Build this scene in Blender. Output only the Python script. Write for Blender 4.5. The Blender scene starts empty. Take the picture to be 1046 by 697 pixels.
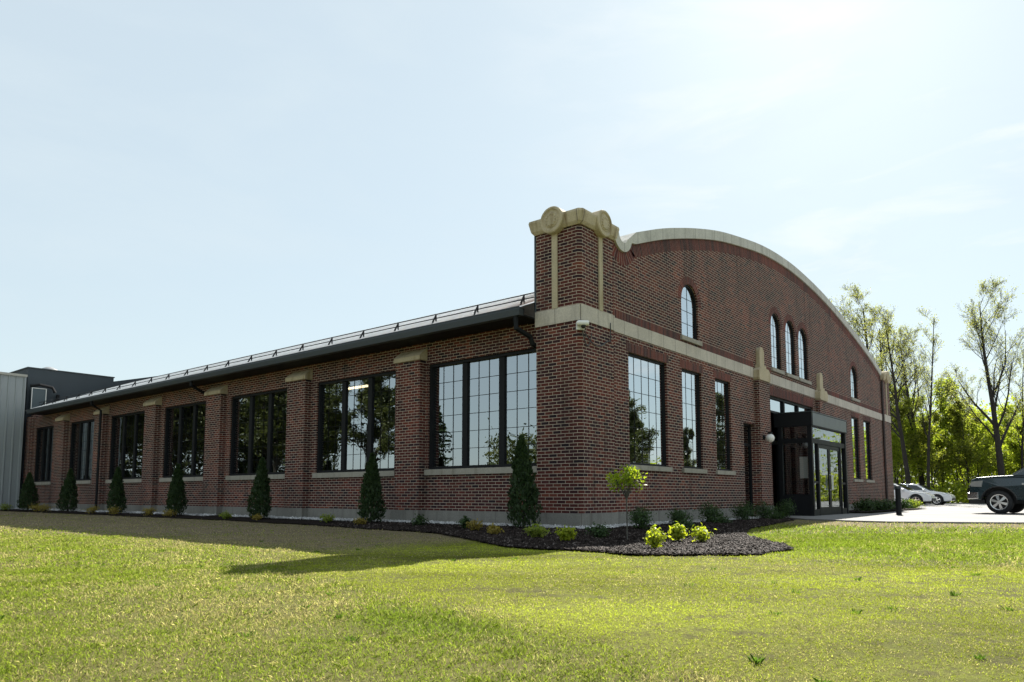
import bpy, bmesh, math, random
import numpy as np
from mathutils import Vector, Matrix, Euler
R = math.radians
PI = math.pi
scn = bpy.context.scene
col = scn.collection
rng = random.Random(7)
nrng = np.random.default_rng(11)

# ------------------------------------------------------------------ helpers
def tag(o, label=None, cat=None, group=None, kind=None):
    if label: o['label'] = label
    if cat: o['category'] = cat
    if group: o['group'] = group
    if kind: o['kind'] = kind
    return o

def empty(name, loc=(0, 0, 0), rz=0.0):
    o = bpy.data.objects.new(name, None)
    o.empty_display_size = 0.2
    o.location = loc
    o.rotation_euler = (0, 0, rz)
    col.objects.link(o)
    return o

def copy_tree(o, parent=None):
    c = o.copy()
    col.objects.link(c)
    if parent is not None:
        c.parent = parent
    for ch in list(o.children):
        copy_tree(ch, c)
    return c

def link_mesh(name, me, mat, parent=None, smooth=False):
    o = bpy.data.objects.new(name, me)
    if mat is not None:
        if isinstance(mat, (list, tuple)):
            for m in mat: me.materials.append(m)
        else:
            me.materials.append(mat)
    col.objects.link(o)
    if parent is not None: o.parent = parent
    if smooth:
        me.polygons.foreach_set('use_smooth', [True] * len(me.polygons))
    return o

class MB:
    """collects geometry for ONE mesh"""
    def __init__(self):
        self.v = []; self.f = []; self.mi = []; self.uv = {}
    def face(self, pts, mi=0, uv=None):
        n = len(self.v)
        self.v += [tuple(p) for p in pts]
        if uv: self.uv[len(self.f)] = uv
        self.f.append(tuple(range(n, n + len(pts)))); self.mi.append(mi)
    def raw(self, vs, fs, mi=0):
        n = len(self.v)
        self.v += [tuple(p) for p in vs]
        for f in fs:
            self.f.append(tuple(i + n for i in f)); self.mi.append(mi)
    def box(self, x0, x1, y0, y1, z0, z1, mi=0):
        if x0 > x1: x0, x1 = x1, x0
        if y0 > y1: y0, y1 = y1, y0
        if z0 > z1: z0, z1 = z1, z0
        vs = [(x0,y0,z0),(x1,y0,z0),(x1,y1,z0),(x0,y1,z0),(x0,y0,z1),(x1,y0,z1),(x1,y1,z1),(x0,y1,z1)]
        self.raw(vs, [(0,3,2,1),(4,5,6,7),(0,1,5,4),(1,2,6,5),(2,3,7,6),(3,0,4,7)], mi)
    def prism(self, pts, d, mi=0):
        """closed planar loop pts extruded by vector d"""
        n = len(pts); d = Vector(d)
        a = [Vector(p) for p in pts]
        vs = a + [p + d for p in a]
        fs = [tuple(range(n))[::-1], tuple(range(n, 2*n))]
        for i in range(n):
            j = (i + 1) % n
            fs.append((i, j, n + j, n + i))
        self.raw(vs, fs, mi)
    def tube(self, pts, rad, sides=8, mi=0, caps=True):
        pts = [Vector(p) for p in pts]
        if not isinstance(rad, (list, tuple)): rad = [rad] * len(pts)
        rings = []; prev = None
        for i, p in enumerate(pts):
            if i == 0: t = pts[1] - pts[0]
            elif i == len(pts) - 1: t = pts[-1] - pts[-2]
            else: t = pts[i+1] - pts[i-1]
            if t.length < 1e-9: t = Vector((0, 0, 1))
            t.normalize()
            if prev is None:
                a = Vector((0, 0, 1)) if abs(t.z) < .9 else Vector((1, 0, 0))
                u = t.cross(a).normalized()
            else:
                u = (prev - t * prev.dot(t))
                if u.length < 1e-6: u = t.orthogonal()
                u.normalize()
            prev = u
            w = t.cross(u)
            rings.append([p + (u * math.cos(2*PI*k/sides) + w * math.sin(2*PI*k/sides)) * rad[i] for k in range(sides)])
        vs = [q for r_ in rings for q in r_]; fs = []
        for i in range(len(rings) - 1):
            for k in range(sides):
                k2 = (k + 1) % sides
                fs.append((i*sides+k, i*sides+k2, (i+1)*sides+k2, (i+1)*sides+k))
        if caps:
            fs.append(tuple(range(sides))[::-1])
            fs.append(tuple((len(rings)-1)*sides + k for k in range(sides)))
        self.raw(vs, fs, mi)
    def lathe(self, prof, sides=24, M=None, mi=0, caps=True):
        """prof: list of (r, z) around local Z, transformed by M"""
        M = M or Matrix()
        vs = []; fs = []
        for r_, z in prof:
            for k in range(sides):
                vs.append(M @ Vector((r_*math.cos(2*PI*k/sides), r_*math.sin(2*PI*k/sides), z)))
        n = len(prof)
        for i in range(n - 1):
            for k in range(sides):
                k2 = (k+1) % sides
                fs.append((i*sides+k, i*sides+k2, (i+1)*sides+k2, (i+1)*sides+k))
        if caps:
            fs.append(tuple(range(sides))[::-1])
            fs.append(tuple((n-1)*sides+k for k in range(sides)))
        self.raw(vs, fs, mi)
    def mesh(self, name, weld=False, bevel=0, fix=True):
        me = bpy.data.meshes.new(name)
        me.from_pydata(self.v, [], self.f)
        me.polygons.foreach_set('material_index', self.mi)
        uvl = me.uv_layers.new(name='UVMap')
        for i, p in enumerate(me.polygons):
            if i in self.uv:
                for li, uv in zip(p.loop_indices, self.uv[i]): uvl.data[li].uv = uv
        if fix or weld or bevel:
            bm = bmesh.new(); bm.from_mesh(me)
            if weld or bevel: bmesh.ops.remove_doubles(bm, verts=bm.verts, dist=1e-5)
            if bevel:
                es = [e for e in bm.edges if len(e.link_faces) == 2 and e.calc_face_angle(0) > .6]
                bmesh.ops.bevel(bm, geom=es, offset=bevel, segments=2, affect='EDGES', profile=.6, clamp_overlap=True)
            if fix: bmesh.ops.recalc_face_normals(bm, faces=bm.faces)
            bm.to_mesh(me); bm.free()
        if not self.uv: box_uv(me)
        return me
    def build(self, name, mat, parent=None, smooth=False, **k):
        return link_mesh(name, self.mesh(name, **k), mat, parent, smooth)

def box_uv(me):
    uvl = me.uv_layers.get('UVMap') or me.uv_layers.new(name='UVMap')
    for p in me.polygons:
        n = p.normal
        ax = max(range(3), key=lambda i: abs(n[i]))
        for li in p.loop_indices:
            c = me.vertices[me.loops[li].vertex_index].co
            if ax == 0: uv = (c.y, c.z)
            elif ax == 1: uv = (c.x, c.z)
            else: uv = (c.x, c.y)
            uvl.data[li].uv = uv

def fill_poly(name, outer, holes, thick, mapf):
    """flat polygon with holes given in (u,v), extruded by thick; mapf(u,v,w) -> world, w in 0..thick"""
    cu = bpy.data.curves.new(name, 'CURVE'); cu.dimensions = '2D'; cu.fill_mode = 'BOTH'
    cu.extrude = thick / 2
    for loop in [outer] + list(holes):
        s = cu.splines.new('POLY'); s.points.add(len(loop) - 1)
        for i, (u, v) in enumerate(loop): s.points[i].co = (u, v, 0, 1)
        s.use_cyclic_u = True
    o = bpy.data.objects.new(name, cu); col.objects.link(o)
    dg = bpy.context.evaluated_depsgraph_get(); dg.update()
    me = bpy.data.meshes.new_from_object(o.evaluated_get(dg))
    bpy.data.objects.remove(o); bpy.data.curves.remove(cu)
    bm = bmesh.new(); bm.from_mesh(me)
    bmesh.ops.remove_doubles(bm, verts=bm.verts, dist=1e-5)
    for v in bm.verts: v.co = Vector(mapf(v.co.x, v.co.y, v.co.z + thick/2))
    bmesh.ops.recalc_face_normals(bm, faces=bm.faces)
    bm.to_mesh(me); bm.free()
    me.materials.clear()
    for p in me.polygons: p.use_smooth = False; p.material_index = 0
    box_uv(me)
    return me

def arch_loop(x0, x1, z0, z1, n=12):
    """rect with semicircular head"""
    r_ = (x1 - x0) / 2; cx = (x0 + x1) / 2; zc = z1 - r_
    return [(x0, z0), (x1, z0)] + [(cx + r_*math.cos(PI*k/n), zc + r_*math.sin(PI*k/n)) for k in range(n + 1)]
def rect_loop(x0, x1, z0, z1): return [(x0, z0), (x1, z0), (x1, z1), (x0, z1)]

# ------------------------------------------------------------------ materials
class NT:
    def __init__(self, name):
        self.m = bpy.data.materials.new(name); self.m.use_nodes = True
        self.t = self.m.node_tree; self.t.nodes.clear()
        self.out = self.n('ShaderNodeOutputMaterial')
    def n(self, kind, **kw):
        nd = self.t.nodes.new(kind)
        for k, v in kw.items():
            if hasattr(nd, k) and not k[0].isupper(): setattr(nd, k, v)
            else: nd.inputs[k.replace('_', ' ')].default_value = v
        return nd
    def l(self, a, b): self.t.links.new(a, b)
    def ramp(self, fac, stops, interp='LINEAR'):
        r_ = self.n('ShaderNodeValToRGB'); cr = r_.color_ramp; cr.interpolation = interp
        while len(cr.elements) < len(stops): cr.elements.new(.5)
        for e, (p, c) in zip(cr.elements, stops):
            e.position = p; e.color = (*c, 1) if len(c) == 3 else c
        self.l(fac, r_.inputs['Fac']); return r_.outputs['Color']
    def noise(self, vec, scale, detail=4, rough=.55, dist=0):
        nd = self.n('ShaderNodeTexNoise'); nd.inputs['Scale'].default_value = scale
        nd.inputs['Detail'].default_value = detail; nd.inputs['Roughness'].default_value = rough
        nd.inputs['Distortion'].default_value = dist
        if vec is not None: self.l(vec, nd.inputs['Vector'])
        return nd.outputs['Fac']
    def mix(self, fac, a, b, blend='MIX'):
        nd = self.n('ShaderNodeMix', data_type='RGBA', blend_type=blend)
        for s, i in ((fac, 0), (a, 6), (b, 7)):
            if isinstance(s, (int, float)): nd.inputs[i].default_value = s
            elif isinstance(s, tuple): nd.inputs[i].default_value = (*s, 1) if len(s) == 3 else s
            else: self.l(s, nd.inputs[i])
        return nd.outputs[2]
    def math(self, op, a, b=None, clamp=False):
        nd = self.n('ShaderNodeMath', operation=op); nd.use_clamp = clamp
        for i, s in enumerate((a, b)):
            if s is None: continue
            if isinstance(s, (int, float)): nd.inputs[i].default_value = s
            else: self.l(s, nd.inputs[i])
        return nd.outputs[0]
    def bump(self, h, strength=.3, dist=.01):
        nd = self.n('ShaderNodeBump'); nd.inputs['Strength'].default_value = strength
        nd.inputs['Distance'].default_value = dist; self.l(h, nd.inputs['Height']); return nd.outputs['Normal']
    def principled(self, color=None, rough=.7, metal=0, spec=.5, normal=None, **kw):
        p = self.n('ShaderNodeBsdfPrincipled')
        if color is not None:
            if isinstance(color, tuple): p.inputs['Base Color'].default_value = (*color, 1)
            else: self.l(color, p.inputs['Base Color'])
        if isinstance(rough, (int, float)): p.inputs['Roughness'].default_value = rough
        else: self.l(rough, p.inputs['Roughness'])
        p.inputs['Metallic'].default_value = metal
        p.inputs['Specular IOR Level'].default_value = spec
        for k, v in kw.items(): p.inputs[k.replace('_', ' ')].default_value = v
        if normal is not None: self.l(normal, p.inputs['Normal'])
        self.l(p.outputs[0], self.out.inputs['Surface']); return p

def geo_pos(t): return t.n('ShaderNodeNewGeometry').outputs['Position']
def uvv(t): return t.n('ShaderNodeTexCoord').outputs['UV']
def obj(t): return t.n('ShaderNodeTexCoord').outputs['Object']

def m_brick(name, bw=.2030, rh=.0677, ms=.0052, offset=.5, stops=None, mortar=(.58, .49, .40)):
    t = NT(name); uv = uvv(t)
    nz = t.n('ShaderNodeTexNoise', noise_dimensions='3D'); nz.inputs['Scale'].default_value = 9; t.l(uv, nz.inputs['Vector'])
    dv = t.n('ShaderNodeVectorMath', operation='MULTIPLY_ADD'); t.l(nz.outputs['Color'], dv.inputs[0])
    dv.inputs[1].default_value = (.005, .005, 0); t.l(uv, dv.inputs[2])
    b = t.n('ShaderNodeTexBrick'); b.offset = offset
    t.l(dv.outputs[0], b.inputs['Vector'])
    b.inputs['Color1'].default_value = (0, 0, 0, 1); b.inputs['Color2'].default_value = (1, 1, 1, 1)
    b.inputs['Mortar'].default_value = (.5, .5, .5, 1)
    b.inputs['Scale'].default_value = 1; b.inputs['Mortar Size'].default_value = ms
    b.inputs['Mortar Smooth'].default_value = .1; b.inputs['Bias'].default_value = 0
    b.inputs['Brick Width'].default_value = bw; b.inputs['Row Height'].default_value = rh
    c = t.ramp(b.outputs['Color'], stops or [(0, (.014, .009, .014)), (.10, (.032, .012, .016)), (.3, (.068, .018, .016)),
               (.55, (.108, .026, .019)), (.74, (.054, .017, .020)), (.88, (.145, .044, .029)), (1, (.022, .012, .018))])
    g = t.noise(uv, 60, 3)
    c = t.mix(.35, c, t.ramp(g, [(.3, (.3, .3, .3)), (.7, (.8, .8, .8))]), 'OVERLAY')
    st = t.noise(geo_pos(t), .45, 5)
    c = t.mix(t.math('MULTIPLY', st, .30), c, (.026, .015, .018))
    bt = t.noise(geo_pos(t), .9, 3)                                   # firing batches
    c = t.mix(1.0, c, t.ramp(bt, [(.32, (.60, .58, .66)), (.5, (1.05, 1.03, 1.0)), (.68, (1.65, 1.42, 1.22))]), 'MULTIPLY')
    mc = t.mix(t.noise(uv, 7, 4), (mortar[0]*.72, mortar[1]*.70, mortar[2]*.68), mortar)
    c = t.mix(b.outputs['Fac'], c, mc)
    sm = t.n('ShaderNodeMapping'); sm.inputs['Scale'].default_value = (2.6, 2.6, .22); t.l(geo_pos(t), sm.inputs['Vector'])
    sk = t.ramp(t.noise(sm.outputs[0], 1.4, 5, .6), [(.55, (0, 0, 0)), (.75, (.5, .5, .5))])   # rain streaks and soot
    c = t.mix(sk, c, (.018, .014, .014))
    ef = t.ramp(t.noise(geo_pos(t), 1.7, 6, .7), [(.62, (0, 0, 0)), (.80, (.22, .22, .22))])    # pale bloom of salts
    c = t.mix(ef, c, (.30, .26, .23))
    h = t.math('ADD', t.math('MULTIPLY', t.math('SUBTRACT', 1.0, b.outputs['Fac']), 1.0), t.math('MULTIPLY', g, .35))
    t.principled(c, .85, spec=.25, normal=t.bump(h, .3, .006))
    return t.m

def m_stone(name, base, var=.25, joint=.62, horiz=True, rough=.85, joints=True, stain=(.10, .085, .06), stain_amt=.55, jcol=.35):
    t = NT(name); p = geo_pos(t); uv = uvv(t)
    n1 = t.noise(p, 1.3, 6, .6); n2 = t.noise(p, 35, 4, .65)
    c = t.ramp(n1, [(.25, tuple(v*(1-var) for v in base)), (.7, base)])
    c = t.mix(.3, c, t.ramp(n2, [(.3, (.25, .25, .25)), (.7, (.8, .8, .8))]), 'OVERLAY')
    s = t.n('ShaderNodeMapping'); s.inputs['Scale'].default_value = (3.5, 3.5, .5); t.l(p, s.inputs['Vector'])
    sn = t.ramp(t.noise(s.outputs[0], 1.6, 5), [(.52, (0, 0, 0)), (.72, (1, 1, 1))])
    c = t.mix(t.math('MULTIPLY', sn, stain_amt), c, stain)
    h = n2
    if joints:
        sp = t.n('ShaderNodeSeparateXYZ'); t.l(uv, sp.inputs[0])
        f = t.math('FRACT', t.math('DIVIDE', sp.outputs[0], joint))
        j = t.math('LESS_THAN', f, .014 / joint)
        c = t.mix(t.math('MULTIPLY', j, 1 - jcol), c, (.10, .09, .075))
        h = t.math('SUBTRACT', n2, t.math('MULTIPLY', j, 2.0))
    t.principled(c, rough, spec=.3, normal=t.bump(h, .35, .006)); return t.m

def m_plain(name, c, rough=.5, metal=0, spec=.5, nscale=20, namt=.15, bump=.0, **kw):
    t = NT(name); p = obj(t)
    n = t.noise(p, nscale, 4)
    cc = t.mix(n, tuple(v*(1-namt) for v in c), tuple(min(1, v*(1+namt)) for v in c))
    n2 = t.noise(p, 3, 5)
    rr = t.math('ADD', rough - .08, t.math('MULTIPLY', n2, .16), True)
    t.principled(cc, rr, metal, spec, t.bump(n, bump, .004) if bump else None, **kw); return t.m

def m_glass(name, ior=1.6, tint=(.42, .46, .45), wav=.015, base=.40, gcol=(.86, .93, .97)):
    t = NT(name); p = geo_pos(t)
    nm = t.bump(t.noise(p, .9, 2), wav, .3)
    fr = t.n('ShaderNodeFresnel'); fr.inputs['IOR'].default_value = ior
    tr = t.n('ShaderNodeBsdfTransparent'); tr.inputs['Color'].default_value = (*tint, 1)
    gl = t.n('ShaderNodeBsdfGlossy'); gl.inputs['Roughness'].default_value = .0
    gl.inputs['Color'].default_value = (*gcol, 1); t.l(nm, gl.inputs['Normal'])
    fac = t.math('ADD', t.math('MULTIPLY', fr.outputs[0], 1.0 - base), base, True)
    mx = t.n('ShaderNodeMixShader'); t.l(fac, mx.inputs[0]); t.l(tr.outputs[0], mx.inputs[1]); t.l(gl.outputs[0], mx.inputs[2])
    t.l(mx.outputs[0], t.out.inputs['Surface']); return t.m

def m_leaf(name, c1, c2, trans=.45, scale=3, rough=.55):
    """c1/c2: two natural leaf colours mixed leaf by leaf"""
    t = NT(name)
    at = t.n('ShaderNodeAttribute'); at.attribute_name = 'rnd'
    c = t.mix(at.outputs['Fac'], c1, c2)
    d = t.n('ShaderNodeBsdfPrincipled'); t.l(c, d.inputs['Base Color']); d.inputs['Roughness'].default_value = rough
    d.inputs['Specular IOR Level'].default_value = .35
    tl = t.n('ShaderNodeBsdfTranslucent'); t.l(t.mix(.5, c, t.mix(1.0, c, (2.6, 2.7, 1.0), 'MULTIPLY')), tl.inputs['Color'])
    mx = t.n('ShaderNodeMixShader'); mx.inputs[0].default_value = trans
    t.l(d.outputs[0], mx.inputs[1]); t.l(tl.outputs[0], mx.inputs[2]); t.l(mx.outputs[0], t.out.inputs['Surface']); return t.m

def m_bark(name, c1, c2):
    t = NT(name); p = obj(t)
    s = t.n('ShaderNodeMapping'); s.inputs['Scale'].default_value = (6, 6, 1.2); t.l(p, s.inputs['Vector'])
    n = t.noise(s.outputs[0], 3, 6, .65)
    t.principled(t.ramp(n, [(.3, c1), (.7, c2)]), .9, spec=.2, normal=t.bump(n, .6, .03)); return t.m

def m_emit(name, c, s):
    t = NT(name); e = t.n('ShaderNodeEmission'); e.inputs['Color'].default_value = (*c, 1); e.inputs['Strength'].default_value = s
    t.l(e.outputs[0], t.out.inputs['Surface']); return t.m

M = {}
M['brick'] = m_brick('red_brown_brick')
M['soldier'] = m_brick('soldier_brick', bw=.0677, rh=.30, ms=.0042, offset=0, mortar=(.34, .27, .22),
    stops=[(0, (.05, .016, .017)), (.35, (.105, .026, .022)), (.7, (.14, .036, .027)), (.9, (.07, .021, .022)), (1, (.035, .015, .02))])
M['limestone'] = m_stone('limestone', (.54, .49, .425), joint=.62, stain_amt=.3, jcol=.15)
M['limestone_cap'] = m_stone('weathered_limestone', (.50, .425, .295), joint=.62, joints=False, stain=(.20, .14, .055), stain_amt=.7)
M['cap_stone'] = m_stone('cap_stone', (.50, .425, .295), joint=.63, stain=(.17, .115, .05), stain_amt=.85, jcol=.1)
M['coping_stone'] = m_stone('coping_stone', (.56, .545, .50), joint=.62, stain=(.16, .15, .13), stain_amt=.35, jcol=.1)
M['sill'] = m_stone('sill_stone', (.36, .335, .285), joints=False, stain_amt=.4)
M['concrete_base'] = m_stone('concrete_base', (.23, .222, .20), joint=2.4, stain=(.10, .092, .075))
M['frame'] = m_plain('black_window_frame', (.009, .010, .012), .55, spec=.18, namt=.2)
M['glass'] = m_glass('window_glass')
M['glass_front'] = m_glass('front_window_glass', base=.60)
M['glass_door'] = m_glass('entrance_glass', ior=1.5, tint=(.6, .62, .61), wav=.01, base=.18)
M['dark_metal'] = m_plain('charcoal_metal', (.028, .036, .042), .45, .0, .5, namt=.15)
def m_roof():
    t = NT('standing_seam_roof'); p = geo_pos(t)
    n = t.noise(p, 2.5, 5)
    c = t.ramp(n, [(.3, (.66, .66, .66)), (.7, (.80, .80, .79))])
    t.principled(c, .32, .85, .5, t.bump(t.noise(p, 14, 3), .15, .02)); return t.m
M['roof'] = m_roof()
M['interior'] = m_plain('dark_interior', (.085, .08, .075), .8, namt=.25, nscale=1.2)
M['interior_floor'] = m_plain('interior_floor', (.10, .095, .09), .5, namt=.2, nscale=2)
M['white_plastic'] = m_plain('white_plastic', (.74, .74, .72), .4, namt=.04)
M['black_rubber'] = m_plain('black_rubber', (.015, .015, .016), .75, namt=.2)
M['paper'] = m_plain('paper', (.72, .72, .70), .8, namt=.04)

# ------------------------------------------------------------------ terrain
def sst(a, b, x):
    t_ = np.clip((x - a) / (b - a), 0, 1); return t_ * t_ * (3 - 2 * t_)
def terr(x, y):
    x = np.asarray(x, float); y = np.asarray(y, float)
    dx = np.maximum(np.maximum(-x, x - 27.4), 0); dy = np.maximum(np.maximum(-y, y - 31.9), 0)
    d = np.hypot(dx, dy)
    z = -.02 - .10 * sst(0, 3.5, d) - .33 * sst(8, 16, d)
    w = sst(1, 8, x + .35 * np.minimum(y + 6, 0))
    z = z * (1 - w) - .04 * w
    bump = .012 * np.sin(1.3*x + .7*y) * np.sin(.9*y - .5*x) + .008 * np.sin(3.1*x - 1.2*y + 1) * np.sin(2.6*y + .4*x)
    return z + bump * sst(.8, 3, d) * (1 - w)
def tz(x, y): return float(terr(x, y))

def vnoise(x, y, s, seed=0):
    """cheap value noise (numpy)"""
    r_ = np.random.default_rng(seed).random((257, 257))
    u = x * s + 1000.3; v = y * s + 1000.7
    i = np.floor(u).astype(int); j = np.floor(v).astype(int); fu = u - i; fv = v - j
    fu = fu*fu*(3-2*fu); fv = fv*fv*(3-2*fv); i %= 256; j %= 256
    return (r_[i, j]*(1-fu) + r_[i+1, j]*fu)*(1-fv) + (r_[i, j+1]*(1-fu) + r_[i+1, j+1]*fu)*fv
def fbm(x, y, s, seed=0, o=4):
    a = 0; w = .5; tot = 0
    for k in range(o):
        a = a + w * vnoise(x, y, s * 2**k, seed + k); tot += w; w *= .55
    return a / tot

MULCH = [(.15, 31.55), (-1.35, 31.55), (-1.4, 26.3), (-1.4, 20.5), (-1.45, 11.3), (-1.75, 6.1), (-2.1, 2.9), (-2.25, 1.74),
         (-2.6, .9), (-3.45, -.39), (-3.87, -1.24), (-3.91, -1.64), (-3.9, -2.09), (-3.88, -2.91), (-4.0, -3.37), (-3.74, -3.98),
         (-2.97, -4.6), (-1.76, -4.66), (-.9, -4.25), (.04, -3.59), (1.0, -2.95), (1.76, -2.6), (3.04, -2.2), (5.56, -1.85), (8.2, -1.45), (9.85, -.6), (10.2, .2), (.15, .2)]
PAVE = [(10.1, .2), (9.75, -.6), (8.6, -1.6), (8.0, -2.9), (7.8, -3.86), (8.45, -5.24), (9.1, -6.5), (10.7, -9.3), (14, -14), (18, -22), (24, -40), (34, -62), (75, -62), (75, 12), (64, 36), (28.2, 36), (28.2, -.5), (27.1, -1.5), (16.0, -1.5), (15.6, .2)]
BEDR = [(15.6, .2), (16.0, -1.5), (27.1, -1.5), (28.2, -.5), (28.2, 12), (27.3, 12), (27.3, .2)]
def inpoly(x, y, poly):
    ins = np.zeros(np.shape(x), bool); n = len(poly)
    for i in range(n):
        x0, y0 = poly[i]; x1, y1 = poly[(i+1) % n]
        if y0 == y1: continue
        c = ((y0 > y) != (y1 > y)) & (x < (x1 - x0) * (y - y0) / (y1 - y0) + x0)
        ins ^= c
    return ins

def grid_mesh(name, xs, ys, zf, mat, keep=None):
    X, Y = np.meshgrid(xs, ys, indexing='ij'); Z = zf(X, Y)
    co = np.stack([X, Y, Z], -1).reshape(-1, 3); ny = len(ys)
    i, j = np.meshgrid(np.arange(len(xs)-1), np.arange(ny-1), indexing='ij')
    a = i*ny + j
    q = np.stack([a, a+ny, a+ny+1, a+1], -1).reshape(-1, 4)
    if keep is not None:
        cx = (X[:-1, :-1] + X[1:, 1:]) / 2; cy = (Y[:-1, :-1] + Y[1:, 1:]) / 2
        q = q[keep(cx, cy).reshape(-1)]
        used = np.unique(q); mp = -np.ones(len(co), int); mp[used] = np.arange(len(used)); co = co[used]; q = mp[q]
    me = bpy.data.meshes.new(name)
    me.vertices.add(len(co)); me.vertices.foreach_set('co', co.reshape(-1).astype('f'))
    me.loops.add(q.size); me.loops.foreach_set('vertex_index', q.reshape(-1).astype('i'))
    me.polygons.add(len(q)); me.polygons.foreach_set('loop_start', (np.arange(len(q))*4).astype('i'))
    me.update(calc_edges=True); me.validate()
    o = link_mesh(name, me, mat, None, True); return o

def tri_mesh(name, V, rnd, nper=3, tris=None):
    """V (n,k,3) cards; tris indices per card; rnd per card colour attr"""
    n, k, _ = V.shape
    if tris is None: tris = np.array([[0, 1, 2]]) if k == 3 else np.array([[0, 1, 2, 3]])
    q = (np.arange(n)[:, None, None]*k + tris[None]).reshape(-1, tris.shape[1])
    me = bpy.data.meshes.new(name)
    me.vertices.add(n*k); me.vertices.foreach_set('co', V.reshape(-1).astype('f'))
    me.loops.add(q.size); me.loops.foreach_set('vertex_index', q.reshape(-1).astype('i'))
    me.polygons.add(len(q)); me.polygons.foreach_set('loop_start', (np.arange(len(q))*tris.shape[1]).astype('i'))
    me.update(calc_edges=True)
    rnd = np.asarray(rnd)
    if rnd.ndim == 1:
        a = me.attributes.new('rnd', 'FLOAT', 'POINT'); a.data.foreach_set('value', np.repeat(rnd, k).astype('f'))
    else:
        a = me.attributes.new('tint', 'FLOAT_COLOR', 'POINT')
        c4 = np.concatenate([rnd, np.ones((n, 1))], 1)
        a.data.foreach_set('color', np.repeat(c4, k, 0).reshape(-1).astype('f'))
    return me

# lawn colour zones (what grows there): seeded = freshly hydroseeded short turf, lush = greener turf, dead = dry
def zones(x, y):
    # boundary of the seeded area runs along world X ~ -7.8 .. -8.75
    bx = np.interp(y, [-7.5, -6.5, -5.1, -2.4, -1.5, 1], [-8.95, -8.75, -8.56, -7.9, -7.6, -6.5])
    bx = bx + .55 * (fbm(x, y, .9, 3) - .5)
    seeded = sst(-.25, .3, x - bx) * sst(.3, -.6, y - .5 + .25*x*0)
    gx = sst(-4.4, -1.2, x + .8*(fbm(x, y, .6, 9) - .5)*2) * sst(-1.0, -3.2, y)        # greener turf near the bed and drive
    seeded = seeded * (1 - .85*gx)
    patch = sst(.9, .2, np.hypot((x + 8.75) / .55, (y + 4.7) / 1.0))
    lush = np.clip(.9*gx + .9*patch, 0, 1)
    dl = -x
    dead = sst(7.2, 5.0, dl) * sst(-.5, 1.0, y) * .85
    de = np.full(np.shape(x), 99.0)
    for i in range(0, 9):
        (ax, ay), (bx_, by_) = PAVE[i], PAVE[i+1]
        tt = np.clip(((x-ax)*(bx_-ax) + (y-ay)*(by_-ay))/((bx_-ax)**2 + (by_-ay)**2), 0, 1)
        de = np.minimum(de, np.hypot(x - ax - tt*(bx_-ax), y - ay - tt*(by_-ay)))
    drive_edge = sst(3.3, 1.0, de + 1.2*(fbm(x, y, 1.1, 19) - .5))
    dead = np.clip(dead + .85*drive_edge, 0, 1)
    return seeded, lush, dead

def m_soil_lawn():
    t = NT('lawn_soil'); p = geo_pos(t)
    at = t.n('ShaderNodeAttribute'); at.attribute_name = 'tint'
    n1 = t.noise(p, 30, 5, .7); n2 = t.noise(p, 170, 3, .7); n3 = t.noise(p, 2.2, 5, .6)
    c = t.mix(t.ramp(n1, [(.38, (0, 0, 0)), (.58, (1, 1, 1))]), t.mix(.62, at.outputs['Color'], (.06, .045, .024)), at.outputs['Color'])
    c = t.mix(t.ramp(n2, [(.5, (0, 0, 0)), (.7, (1, 1, 1))]), c, t.mix(.55, c, (.24, .20, .09)))
    c = t.mix(t.ramp(n3, [(.55, (0, 0, 0)), (.75, (.55, .55, .55))]), c, t.mix(.5, c, (.11, .085, .04)))
    h = t.math('ADD', n1, t.math('MULTIPLY', n2, .6))
    t.principled(c, .95, spec=.1, normal=t.bump(h, .9, .03)); return t.m
M['lawn'] = m_soil_lawn()

def soil_spots(x, y):
    u = .633*x - .774*y; v = .774*x + .633*y          # seeding passes run along one direction
    f = fbm(u*.5, v, 9.0, 131, 4)
    return .75*sst(.60, .76, f + .34*(fbm(x, y, .7, 140, 3) - .5))
def lawn_tint(x, y):
    s, l, d = zones(x, y)
    a = fbm(x, y, .7, 21)[..., None]; b = fbm(x, y, 2.3, 33)[..., None]
    base = np.array([.125, .150, .030])*(1-b) + np.array([.185, .175, .058])*b
    base = base*(1 - .45*sst(.5, .75, a)) + np.array([.20, .165, .085])*.45*sst(.5, .75, a)
    s, l, d = s[..., None], l[..., None], d[..., None]
    sp = soil_spots(x, y)[..., None]
    base = base*(1-s) + s*(np.array([.18, .215, .022])*(1-.5*b) + .5*b*np.array([.165, .18, .026]))
    base = base*(1 - .8*sp*s) + .8*sp*s*np.array([.050, .040, .024])
    bd = fbm((.633*x - .774*y)*.28, .774*x + .633*y, .9, 171, 4)[..., None]
    base = base*(1 + s*1.3*(bd - .5))
    base = base*(1-l*.6) + l*.6*np.array([.095, .135, .022])
    base = base*(1-d*.9) + d*.9*(np.array([.235, .19, .13])*(.75+.5*b))
    return base*1.10*np.array([1.0, .97, 1.0])

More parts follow.
